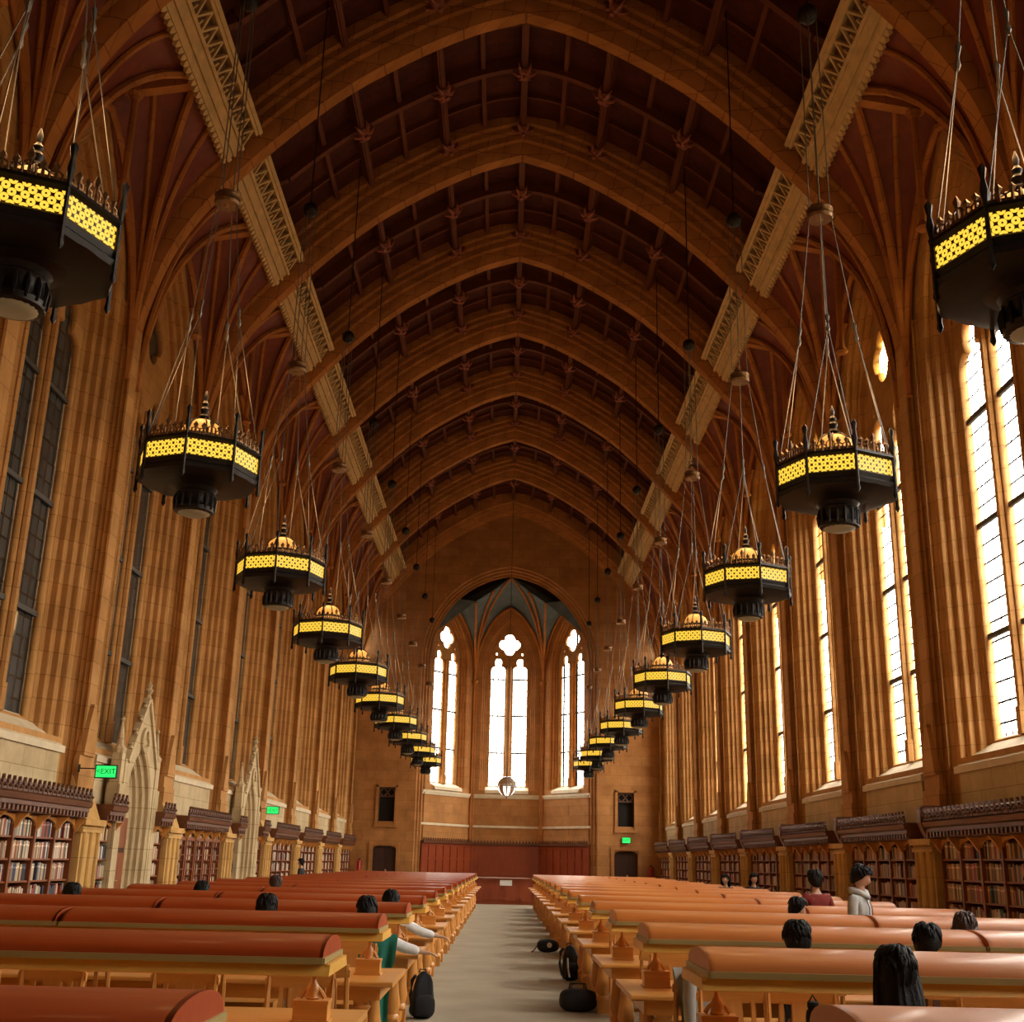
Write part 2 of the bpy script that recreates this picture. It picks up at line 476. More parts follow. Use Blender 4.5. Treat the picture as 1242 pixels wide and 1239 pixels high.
WALLS = {}
wn = 1
for side, sx in (('left', -1), ('right', 1)):
    b = MB(); sillb = MB()
    for k in range(-3, 8):
        ym = 19.15 + BAY*k
        if ym > END_Y: break
        def T(u, v, t, ym=ym): return (sx*(WALL_D + t), ym + u, v)
        wall_bay(b, T, BAY/2, 0, 16.6, 1.38, 3.55, 11.4, 3.0, .52, .58)
        # sloping sill and string course
        sillb.prism([(WALL_D-.10, 3.28), (WALL_D+.74, 3.28), (WALL_D+.74, 3.98), (WALL_D+.60, 3.92), (WALL_D-.04, 3.42), (WALL_D-.10, 3.40)],
                    lambda u, v: (sx*u, ym-1.9, v), lambda u, v: (sx*u, ym+1.9, v))
        make_window(wn, lambda u, v, t, ym=ym: (sx*(WALL_D + .50 + t), ym + u, v), 1.40, 3.75, 11.4, 3.0, 13.1, .64,
                    M['stone'], M['glass_bright'] if sx > 0 else M['glass_dark'], M['glass_stained'] if sx > 0 else M['glass_dark'], 11.75)
        wn += 1
    # piers (responds) with clustered shafts
    prof = [(0, 7.88), (.26, 7.88), (.28, 7.93)] + roll(.36, 7.97, .075, 250, 30, 6) + [(.46, 8.0), (.50, 8.06), (.50, 7.98)] \
         + roll(.60, 7.98, .06, 250, 20, 6) + [(.68, 8.02), (.80, 8.02), (.80, 7.97)] + roll(.89, 7.98, .05, 240, 20, 5) + [(.97, 8.05), (.99, 8.07)]
    prof = [(u*.78, d) for u, d in prof]; full = [(-u, d) for u, d in prof[::-1]] + prof
    for ya in ARCH_Y + [END_Y-.5]:
        rows = [[(sx*d, ya + u, z) for u, d in full] for z in (0.0, 3.3)]
        b.grid(rows)
        rows = [[(sx*d, ya + u, z) for u, d in full] for z in (3.3, 12.3)]
        b.grid(rows)
        # moulded base and a stepped plinth up to bookcase height
        for (z0, z1, g) in ((0, .5, .10), (2.7, 3.05, .07), (3.05, 3.3, .035)):
            b.box(min(sx*(7.88-g), sx*8.1), max(sx*(7.88-g), sx*8.1), ya-.34-g, ya+.34+g, z0, z1)
        b.prism([(-.30, 3.3), (.30, 3.3), (.18, 3.9), (.06, 4.25), (-.06, 4.25), (-.18, 3.9)],
                lambda u, v: (sx*7.80, ya+u, v), lambda u, v: (sx*7.95, ya+u, v))
    # back wall behind camera stretch and top strip
    b.box(min(sx*8.95, sx*9.1), max(sx*8.95, sx*9.1), -8, 2.0, 0, 17)
    o = b.build('wall_' + side, M['stone'], smooth=35); tag(o, kind='structure')
    s = sillb.build('trim_%d' % (1 if sx < 0 else 2), M['sill']); tag(s, kind='structure')
# ------------------------------------------------------------------ arches, side vaults, ceiling
ARCH_PTS = catmull([(7.93,9.6),(7.93,10.4),(7.92,11.2),(7.83,12.3),(7.45,13.7),(6.93,14.7),(6.24,15.6),(5.1,16.85),(3.9,17.95),(2.9,18.65),(1.95,19.22),(1.0,19.68),(0,20.0)], 3)
HALF = ARCH_PTS
FULL = HALF + [(-x, z) for x, z in HALF[:-1]][::-1]
SECT = [(-.42,1.15),(-.42,.86),(-.36,.80),(-.36,.66),(-.31,.58),(-.31,.40),(-.25,.34),(-.235,.14),(-.19,.07),(-.17,0),(.17,0),(.19,.07),(.235,.14),(.25,.34),(.31,.40),(.31,.58),(.36,.66),(.36,.80),(.42,.86),(.42,1.15)]
def sweep_arch(b, path, sect, yc):
    # path runs right to left over the apex; outward = up/out
    for s_, off in [(None, None)]:
        pass
    rows = []
    for (y, off) in sect:
        op = offset_path([(p[0], p[1]) for p in path[::-1]], off)      # left to right: outward on the left side
        rows.append([(p[0], yc + y, p[1]) for p in op])
    b.grid(rows)
ORD = ['nearest','second','third','fourth','fifth','sixth','seventh','eighth','ninth','tenth','eleventh','twelfth','thirteenth','fourteenth','fifteenth','sixteenth','seventeenth']
def arch_mat():
    m = stone('voussoir_stone', (.40,.175,.055), (.50,.235,.08), (.22,.09,.03), bw=30, bh=30, msize=.001)
    return m
for k, ya in enumerate(ARCH_Y):
    b = MB(); sweep_arch(b, FULL, SECT, 0)
    o = b.build('ceiling_arch', M['stone_arch'], smooth=30); o.location = (0, ya, 0)
    vis = k - 2
    tag(o, ('pointed brown stone arch spanning the hall, %s across the ceiling counting from the camera' % ORD[vis-1]) if vis > 0 else 'pointed brown stone arch over the near end of the hall, before the first full one' if vis == 0 else 'pointed stone arch overhead behind the camera, number %s' % ORD[k], 'arch', 'stone arches of the ceiling', 'structure')
b = MB(); sweep_arch(b, FULL, [(-.55,1.2),(-.55,.55),(-.45,.50),(-.40,.36),(-.30,.33),(-.22,.16),(-.12,.14),(0,0),(.4,0)], END_Y-.1)
b.build('trim_3', M['stone_arch'], smooth=30)['kind'] = 'structure'

# main ceiling boards between the two purlins, following the arch
OUT = offset_path([(-x, z) for x, z in HALF], 1.12)       # left side, from springer to apex
CE = [p for p in OUT if abs(p[0]) < 6.45]
CE = [(x, z) for x, z in CE]
CE_FULL = CE[:-1] + [(0, CE[-1][1])] + [(-x, z) for x, z in CE[:-1]][::-1]
Y0, Y1 = -8.0, END_Y+.3
b = MB()
rows = []
for (x, z) in CE_FULL:
    rows.append([(x, Y0, z), (x, Y1, z)])
for a, c in zip(rows[:-1], rows[1:]): b.quad(a[0], a[1], c[1], c[0])
for a, c in zip(rows[:-1], rows[1:]):
    b.quad(*[(p[0]*1.01, p[1], p[2]+.15) for p in (a[0], a[1], c[1], c[0])])
o = b.build('ceiling', M['ceil']); tag(o, kind='structure')

def ceil_at(x, drop=0):
    """height of the boards at x"""
    x = -abs(x)
    for p, q in zip(CE[:-1], CE[1:]):
        if p[0] <= x <= q[0]:
            t = (x - p[0])/(q[0]-p[0]); return p[1] + (q[1]-p[1])*t - drop
    return CE[-1][1] - drop
def ceil_frame(x):
    z = ceil_at(x); s = -1 if x < 0 else 1
    z2 = ceil_at(abs(x)+.05); z1 = ceil_at(max(0, abs(x)-.05))
    t = Vector((s*1, 0, (z2-z1)/.1 if abs(x) > .05 else 0)).normalized()
    n = Vector((-t.z*s, 0, t.x*s)) if abs(x) > .05 else Vector((0,0,1))
    if n.z < 0: n = -n
    return z, n
MAINX = [0, 2.2, 4.2, 5.75]
b = MB()
for x in [0] + [s*v for v in (2.2, 4.2) for s in (-1, 1)]:
    z, n = ceil_frame(x)
    p = Vector((x, 0, z)) - n*.17
    b.bar((p.x, Y0, p.z), (p.x, Y1, p.z), .17, .40, up=n)
    p = Vector((x, 0, z)) - n*.37
    b.bar((p.x, Y0, p.z), (p.x, Y1, p.z), .09, .08, up=n)
for x in [s*v for v in (1.1, 3.2, 5.0) for s in (-1, 1)]:
    z, n = ceil_frame(x); p = Vector((x, 0, z)) - n*.09
    b.bar((p.x, Y0, p.z), (p.x, Y1, p.z), .11, .22, up=n)
# cross ribs
mid = []
for ya in ARCH_Y:
    for q, (w, h) in ((.25, (.07, .13)), (.5, (.16, .34)), (.75, (.07, .13))):
        y = ya + BAY*q
        if y > Y1 - .3: continue
        for lv in ((w, h),):
            inn = offset_path(CE, -h/2) if False else None
        pts = []
        for (x, z) in CE_FULL:
            zz, n = ceil_frame(x); p = Vector((x, y, z)) - n*(h/2); pts.append(p)
        for a, c in zip(pts[:-1], pts[1:]): b.bar(a, c, w, h, up=(0,0,1))
o = b.build('trim_4', M['ceil_beam'], smooth=30); tag(o, kind='structure')

# carved bosses on the beams: one mesh, shared
def boss_mesh():
    b = MB()
    b.lathe([(.03,-.30),(.07,-.26),(.05,-.20),(.12,-.15),(.17,-.08),(.12,-.02),(.16,.03),(.1,.08)], n=10)
    for j in range(6):
        a = 2*pi*j/6
        b.tube([(0,0,-.12),(.16*cos(a),.16*sin(a),-.16),(.27*cos(a),.27*sin(a),-.08),(.30*cos(a),.30*sin(a),.02)], [.05,.05,.04,.015], 5)
    return b.mesh('boss', M['ceil_red'], 40)
bm_ = boss_mesh()
xn = {0:'on the ridge beam', -2.2:'on the inner beam, doorway side', 2.2:'on the inner beam, sunny side', -4.2:'on the outer beam, doorway side', 4.2:'on the outer beam, sunny side'}
for k, ya in enumerate(ARCH_Y[2:]):
    for q, where in ((.5, 'mid-bay past'), (.93, 'at bay end past')):
        y = ya + BAY*q
        if y > END_Y - .5: continue
        if k > 5 and q > .5: continue
        for x in (0, -2.2, 2.2, -4.2, 4.2):
            if abs(x) > 3 and q > .5: continue
            z, n = ceil_frame(x); o = link('ceiling_boss', bm_)
            p = Vector((x, y, z)) - n*.36
            o.location = p; o.rotation_euler = (0, math.atan2(n.x, n.z), 0)
            tag(o, 'carved red boss %s, %s arch %s' % (xn[x], where, ('number %d' % k) if k else 'overhead'), 'ceiling boss', 'carved bosses on the ceiling beams')

# ---- purlin with pierced tracery, one per bay and side
PO = Vector((6.38, 0, 15.85)); PI_ = Vector((5.72, 0, 16.60))
def purlin_mesh(name):
    pd = (PI_ - PO); L = pd.length; t = pd.normalized(); n = Vector((-t.z, 0, t.x)) ;
    n = Vector((-.75, 0, -.66)).normalized()              # toward the hall, downwards
    def T(u, v, w): p = PO + t*v + n*w; return (p.x, u, p.z)
    hl = BAY/2 - .36
    parts = {}
    b = MB(); b.T = lambda u, v, w: T(u, v, w)
    for (v0, v1, w) in ((0, .10, .10), (.10, .18, .04), (.18, .24, .10), (.24, .40, .05), (.40, .47, .11), (.86, .93, .06), (.93, 1.02, .10)):
        b.box(-hl, hl, v0, v1, -.22, w)
    parts['moulded_rail'] = (b, M['tracery_gold'])
    c = MB(); c.T = b.T
    nseg = 12
    for i in range(nseg):
        u0 = -hl + 2*hl*i/nseg; u1 = -hl + 2*hl*(i+1)/nseg; um = (u0+u1)/2
        c.bar((u0, .48, 0), (um, .86, 0), .05, .06, up=(0,0,1)); c.bar((um, .86, 0), (u1, .48, 0), .05, .06, up=(0,0,1))
        c.bar((um, .48, 0), (um, .62, 0), .05, .05, up=(0,0,1))
    parts['pierced_tracery'] = (c, M['tracery_gold'])
    d = MB(); d.T = b.T
    nn = 26
    for i in range(nn):
        u0 = -hl + 2*hl*i/nn; u1 = u0 + 2*hl/nn
        d.prism([(u0+.01, 0), (u1-.01, 0), (u1-.03, -.07), ((u0+u1)/2, -.13), (u0+.03, -.07)], lambda u, v: (u, v, -.02), lambda u, v: (u, v, .07))
    parts['hanging_fringe'] = (d, M['tracery_gold'])
    e = MB(); e.T = b.T; e.box(-hl, hl, .44, .90, -.24, -.16)
    parts['backing_board'] = (e, M['case_dark'])
    return {k: v[0].mesh(k, v[1]) for k, v in parts.items()}
PM = purlin_mesh('purlin')
for k, ya in enumerate(ARCH_Y):
    if k < 2: continue
    for s in (-1, 1):
        e = empty('tracery_purlin', (0, ya + BAY/2, 0), 0)
        if s < 0: e.rotation_euler = (0, 0, pi)
        for nm, me in PM.items(): link(nm, me, e)
        tag(e, 'carved pierced purlin on the %s slope, %s' % ('doorway' if s < 0 else 'sunny window',
            'before the first full arch' if k == 2 else 'just beyond the %s full arch' % ORD[k-3]), 'purlin', 'pierced carved purlins under the roof slopes', 'structure')

# ---- side vault: fan of ribs from each springer
def rib_pts(S, E, n=12):
    """curve leaving S vertically and leaning over to E"""
    S = Vector(S); E = Vector(E); H = Vector((E.x-S.x, E.y-S.y, 0)); V = E.z - S.z
    am = radians(74); out = []
    for k in range(n+1):
        a = am*k/n
        out.append(S + H*((1-cos(a))/(1-cos(am))) + Vector((0, 0, V*sin(a)/sin(am))))
    return out
def lerp(a, b, t): return tuple(a[i]+(b[i]-a[i])*t for i in range(3))
ZS = 10.8
def fan(sx):
    ribs = MB(); web = MB(); shaft = MB()
    for s in (-1, 1):
        S = (sx*7.95, s*2.42, ZS)
        # targets from the arch side round to the wall
        tg = [(sx*6.42, s*2.35, 15.95), (sx*6.42, s*1.35, 16.1), (sx*6.42, 0, 16.15), (sx*7.25, 0, 16.15), (sx*8.03, 0, 15.4), (sx*8.03, s*.9, 14.4)]
        curves = [rib_pts(S, t) for t in tg]
        web.grid([[tuple(p) for p in c] for c in curves])
        for j, c in enumerate(curves):
            if j == 0: continue
            r = .085 if j in (2, 4) else .06
            inset = []
            for p in c:
                d = Vector((-sx*.03, 0, -.03)); inset.append(p + d)
            ribs.tube(inset, r, 6)
    # horizontal ridge beam from wall to purlin and the little shaft under it
    shaft.bar((sx*6.30, 0, 16.05), (sx*8.0, 0, 15.75), .22, .26)
    shaft.tube([(sx*7.55, 0, 15.8), (sx*7.55, 0, 13.2)], .075, 8)
    shaft.lathe([(.09,0),(.15,.06),(.11,.14),(.08,.2)], (sx*7.55, 0, 13.1), 8)
    shaft.lathe([(.08,0),(.11,.06),(.15,.14),(.13,.2)], (sx*7.55, 0, 15.55), 8)
    web.grid([[(sx*6.42, -2.4, 15.95), (sx*6.42, 0, 16.15), (sx*6.42, 2.4, 15.95)], [(sx*6.42, -2.4, 17.4), (sx*6.42, 0, 17.4), (sx*6.42, 2.4, 17.4)]])
    return ribs.mesh('vault_rib', M['rib'], 40), web.mesh('vault_web', M['web'], 60), shaft.mesh('vault_shaft', M['rib'], 40)
FM = {s: fan(s) for s in (-1, 1)}
nt_ = 5
for k in range(-2, 8):
    ym = 19.15 + BAY*k
    if ym > END_Y: break
    for s in (-1, 1):
        e = empty('trim_%d' % nt_, (0, ym, 0)); nt_ += 1; tag(e, kind='structure')
        link('vault_rib', FM[s][0], e); link('vault_web', FM[s][1], e); link('vault_shaft', FM[s][2], e)

# ------------------------------------------------------------------ end wall and apse
OPW, OPS, OPR = 4.25, 11.9, 4.7
outer = [(-9.2, 0), (9.2, 0), (9.2, 14)] + [(x, z+1.9) for x, z in [(7.9,13.5),(6,16.5),(3,19),(0,20.3),(-3,19),(-6,16.5),(-7.9,13.5)]] + [(-9.2, 14)]
hole = pointed(OPW+.45, OPS, OPR+.45, .02, 12)
holes = [hole]
for s in (-1, 1):
    cx = s*6.15
    holes.append([(cx-.42, 3.45), (cx+.42, 3.45), (cx+.42, 5.15), (cx-.42, 5.15)])
    holes.append([(cx-.60, .02)] + [(cx-.60, 2.08), (cx-.52, 2.18), (cx-.3, 2.24), (cx+.3, 2.24), (cx+.52, 2.18), (cx+.60, 2.08)] + [(cx+.60, .02)])
b = MB(); b.add(plate(outer, holes, .3, 0), lambda u, v, t: (u, END_Y+.3+t, v))
prof = jamb_profile(.75, .55)
rows = []
for (u, v) in prof:
    op = offset_path(pointed(OPW, OPS, OPR, 0, 14), u); rows.append([(p[0], END_Y + .75 - v, p[1]) for p in op])
b.grid(rows)
# niche surrounds
for s in (-1, 1):
    cx = s*6.15
    for (x0, x1, z0, z1) in ((-.56,-.42,3.3,5.25),(.42,.56,3.3,5.25),(-.56,.56,5.15,5.3),(-.6,.6,3.15,3.3)):
        b.box(cx+x0, cx+x1, END_Y-.10, END_Y+.1, z0, z1)
    for (x0, x1, z0, z1) in ((-.78,-.62,0,2.3),(.62,.78,0,2.3),(-.78,.78,2.28,2.42)):
        b.box(cx+x0, cx+x1, END_Y-.08, END_Y+.1, z0, z1)
tag(b.build('wall_back', M['stone_end'], smooth=35), kind='structure')
# carved grille at the head of each niche and dark interior
for i, s in enumerate((-1, 1)):
    cx = s*6.15
    e = empty('window_%d' % (wn+i), (cx, END_Y+.3, 3.45)); tag(e, kind='structure')
    g = MB(); g.box(-.45, .45, .1, .2, -.05, 1.8); g.build('dark_recess', M['dark'], e)
    g = MB()
    for cxx in (-.2, .2):
        g.add(plate(foils(cxx, 1.45, 24, 0, .19, 0, 24), [foils(cxx, 1.45, 4, .08, .075)], .03, 0), lambda u, v, t: (u, t-.1, v))
    g.box(-.42, .42, -.13, -.07, 1.22, 1.27); g.box(-.42, .42, -.13, -.07, 1.63, 1.70)
    g.build('pierced_grille', M['carve'], e)
    e = empty('door_%d' % (i+1), (cx, END_Y+.3, 0)); tag(e, kind='structure')
    g = MB(); g.box(-.62, .62, 0, .08, 0.01, 2.44)
    d = g.build('door_leaf', M['door'], e)
    g = MB()
    for x0 in (-.56, .06):
        for z0 in (.15, .95, 1.6): g.box(x0, x0+.5, -.03, 0.01, z0, z0+.6)
    g.build('door_panel', M['door'], e)
    g = MB(); g.lathe([(.0,-.06),(.05,-.03),(.05,.03),(0,.06)], (.08, -.07, 1.05), 10); g.build('door_handle', M['tracery_gold'], e)
wn += 2

# apse: three wall panels with traceried windows
bx = 1.93
PANELS = [((-OPW-.15, END_Y+.5), (-bx, APSE_Y)), ((-bx, APSE_Y), (bx, APSE_Y)), ((bx, APSE_Y), (OPW+.15, END_Y+.5))]
b = MB(); sb = MB()
NAMES = []
for i, (A, B) in enumerate(PANELS):
    A = Vector(A); B = Vector(B); d = (B-A); L = d.length; d.normalize(); nrm = Vector((-d.y, d.x)); C0 = (A+B)/2
    def T(u, v, t, C0=C0, d=d, nrm=nrm):
        p = C0 + d*u + nrm*t; return (p.x, p.y, v)
    half = L/2 + .02
    wall_bay(b, T, half, 0, 17.2, 1.16, 5.35, 11.9, 2.55, .50, .42)
    for (z0, z1, g) in ((5.0, 5.12, .10), (4.9, 5.0, .05), (3.35, 3.47, .07)):
        sb.T = T; sb.box(-half, half, z0, z1, -g, .05)
    sb.prism([(-.1, 5.18), (.55, 5.18), (.55, 5.62), (-.05, 5.35)], lambda u, v: (-1.2, v, u), lambda u, v: (1.2, v, u))
    sb.T = None
    make_window(wn, lambda u, v, t, T=T: T(u, v, .46+t), 1.16, 5.5, 11.9, 2.5, 13.5, .62, M['stone'], M['glass_bright'], M['glass_bright'], 12.75, .19)
    wn += 1
tag(b.build('wall_apse', M['stone_end'], smooth=35), kind='structure')
tag(sb.build('trim_%d' % nt_, M['sill']), kind='structure'); nt_ += 1
# wall ribs: corner shafts and fan ribs, blue cells
rb = MB(); cell = MB(); wb = MB()
APEX = Vector((0, END_Y+.55, OPS+OPR-.1))
for s in (-1, 1):
    S = Vector((s*(bx+.02), APSE_Y-.12, 11.3))
    rb.tube([(S.x, S.y, 2.6), (S.x, S.y, 11.3)], .09, 8)
    for dx, dy in ((-.12, .03), (.12, -.02)):
        rb.tube([(S.x+dx, S.y+dy, 2.6), (S.x+dx, S.y+dy, 11.3)], .05, 6)
    rb.lathe([(.10,0),(.20,.15),(.20,.22),(.12,.26)], (S.x, S.y, 11.1), 8)
    S2 = Vector((s*(OPW+.05), END_Y+.6, 11.6))
    tgs = [APEX, Vector((s*.95, END_Y+.55, 15.75)), Vector((s*1.9, END_Y+.55, 15.1)), Vector((0, APSE_Y-.1, 15.6))]
    cur = [rib_pts(S, t) for t in tgs]
    for c in cur[:3]: rb.tube(c, .07, 6)
    # wall-arch above the centre window, half on each side
    c = rib_pts(S, Vector((0, APSE_Y-.10, 15.55))); rb.tube(c, .10, 6)
    cA, cI = rib_pts(S, APEX), rib_pts(S, Vector((0, APSE_Y-.08, 15.6)))
    cell.grid([[tuple(p+Vector((0,.12,.1))) for p in cA], [tuple(p+Vector((0,.12,.1))) for p in cI]])
    # ruled web between ribs and wall arch of the side panel
    c2 = rib_pts(S, Vector((s*3.2, (END_Y+APSE_Y)/2, 15.2))); c3 = rib_pts(S2, Vector((s*3.2, (END_Y+APSE_Y)/2, 15.2)))
    rb.tube(c2, .08, 6); rb.tube(c3, .08, 6)
    lower = [rib_pts(S, tgs[1]), rib_pts(S, tgs[2]), c2]
    wb.grid([[tuple(p+Vector((0,.1,.08))) for p in k] for k in [cur[0]] + lower])
    up = MB
    cell.quad(tuple(APEX+Vector((0,.1,.1))), tuple(tgs[2]+Vector((0,.1,.1))), (s*3.2, (END_Y+APSE_Y)/2+.1, 15.4), (0, APSE_Y, 15.9))
    wb.quad(tuple(tgs[2]+Vector((0,.1,.1))), (s*4.6, END_Y+.6, 13.0), (s*4.6, END_Y+.7, 15.5), (s*3.2, (END_Y+APSE_Y)/2+.1, 15.4))
cell.quad((-5, END_Y+.4, 17.1), (5, END_Y+.4, 17.1), (5, APSE_Y+.6, 17.1), (-5, APSE_Y+.6, 17.1))
e = empty('trim_%d' % nt_, (0, 0, 0)); nt_ += 1; tag(e, kind='structure')
rb.build('vault_rib', M['rib'], e, smooth=40); cell.build('vault_cell', M['blue_vault'], e); wb.build('vault_web', M['blue_vault'], e)

# red wainscot across the apse
b = MB(); br = MB(); cr = MB()
for i, (A, B) in enumerate(PANELS):
    A = Vector(A); B = Vector(B); d = (B-A); L = d.length; d.normalize(); nrm = Vector((-d.y, d.x)); C0 = (A+B)/2
    T = lambda u, v, t: (C0.x + d.x*u + nrm.x*t, C0.y + d.y*u + nrm.y*t, v)
    for q in (b, br, cr): q.T = T
    h = L/2 - .02
    b.box(-h, h, .02, 2.45, -.12, -.02) if False else None
    b.prism([(-h, .02), (h, .02), (h, 2.45), (-h, 2.45)], lambda u, v: (u, v, -.12), lambda u, v: (u, v, -.02))
    n = 7
    for j in range(n+1):
        u = -h + 2*h*j/n; br.box(u-.05, u+.05, .05, 2.42, -.17, -.11) if False else br.prism([(u-.05,.05),(u+.05,.05),(u+.05,2.42),(u-.05,2.42)], lambda a, c: (a, c, -.17), lambda a, c: (a, c, -.11))
    for z in (.1, .95, 1.7, 2.36): br.prism([(-h, z-.05), (h, z-.05), (h, z+.05), (-h, z+.05)], lambda a, c: (a, c, -.165), lambda a, c: (a, c, -.11))
    cr.prism([(-h, 2.45), (h, 2.45), (h, 2.55), (-h, 2.55)], lambda a, c: (a, c, -.26), lambda a, c: (a, c, -.02))
    nn = 22
    for j in range(nn):
        u = -h + 2*h*(j+.5)/nn; w = h/nn*.8
        cr.prism([(u-w, 2.55), (u+w, 2.55), (u, 2.72)], lambda a, c: (a, c, -.22), lambda a, c: (a, c, -.16))
e = empty('wood_wainscot', (0, 0, 0)); tag(e, 'red-brown panelled wood wainscot with crested top below the three apse windows', 'wall panelling', kind='structure')
b.build('panel_board', M['panel'], e); br.build('panel_moulding', M['panel'], e); cr.build('crested_cornice', M['case_dark'], e)
# closing walls behind the camera
b = MB(); b.box(-9.3, 9.3, -8.2, -8, 0, 22)
for s in (-1, 1):
    b.box(min(s*8.05, s*8.2), max(s*8.05, s*8.2), -8, -.1, 0, 16.6); b.quad((s*6.3, -8, 17.5), (s*6.3, END_Y+.5, 17.5), (s*9.3, END_Y+.5, 16.5), (s*9.3, -8, 16.5))
tag(b.build('wall_front', M['stone']), kind='structure')
# ------------------------------------------------------------------ chandeliers
def lattice_mat():
    m, nt, b = mat('pierced_amber_band')
    tc = N(nt, 'ShaderNodeTexCoord')
    # small quatrefoil-like piercings: dark ring lattice over glowing amber glass, from UVs on each panel
    mp = N(nt, 'ShaderNodeMapping'); mp.inputs['Scale'].default_value = (1, 1, 1)
    nt.links.new(tc.outputs['UV'], mp.inputs[0])
    sx = N(nt, 'ShaderNodeSeparateXYZ'); nt.links.new(mp.outputs[0], sx.inputs[0])
    def wave(sock, off):
        a = N(nt, 'ShaderNodeMath', operation='ADD'); a.inputs[1].default_value = off; nt.links.new(sock, a.inputs[0])
        fr = N(nt, 'ShaderNodeMath', operation='FRACT'); nt.links.new(a.outputs[0], fr.inputs[0])
        s = N(nt, 'ShaderNodeMath', operation='SUBTRACT'); s.inputs[1].default_value = .5; nt.links.new(fr.outputs[0], s.inputs[0])
        p = N(nt, 'ShaderNodeMath', operation='POWER'); p.inputs[1].default_value = 2; nt.links.new(s.outputs[0], p.inputs[0])
        return p.outputs[0]
    def dist(off):
        a = N(nt, 'ShaderNodeMath', operation='ADD'); nt.links.new(wave(sx.outputs[0], off), a.inputs[0]); nt.links.new(wave(sx.outputs[1], off), a.inputs[1])
        q = N(nt, 'ShaderNodeMath', operation='SQRT'); nt.links.new(a.outputs[0], q.inputs[0]); return q.outputs[0]
    mn = N(nt, 'ShaderNodeMath', operation='MINIMUM'); nt.links.new(dist(0), mn.inputs[0]); nt.links.new(dist(.5), mn.inputs[1])
    lt = N(nt, 'ShaderNodeMath', operation='LESS_THAN'); lt.inputs[1].default_value = .345; nt.links.new(mn.outputs[0], lt.inputs[0])
    dt = N(nt, 'ShaderNodeMath', operation='GREATER_THAN'); dt.inputs[1].default_value = .09; nt.links.new(mn.outputs[0], dt.inputs[0])
    ml = N(nt, 'ShaderNodeMath', operation='MULTIPLY'); nt.links.new(lt.outputs[0], ml.inputs[0]); nt.links.new(dt.outputs[0], ml.inputs[1])
    st = N(nt, 'ShaderNodeMath', operation='MULTIPLY'); st.inputs[1].default_value = 1.0; nt.links.new(ml.outputs[0], st.inputs[0])
    b.inputs['Base Color'].default_value = (.06,.035,.01,1); b.inputs['Roughness'].default_value = .5
    b.inputs['Emission Color'].default_value = (1.0,.56,.05,1)
    nt.links.new(st.outputs[0], b.inputs['Emission Strength'])
    return m
M['band'] = lattice_mat()
M['dome'] = glow('amber_dome', (1.0,.42,.08), .55, (.6,.3,.08))
M['bowl_glass'] = glow('bowl_glass', (1.0,.72,.32), .04, (.20,.13,.06))

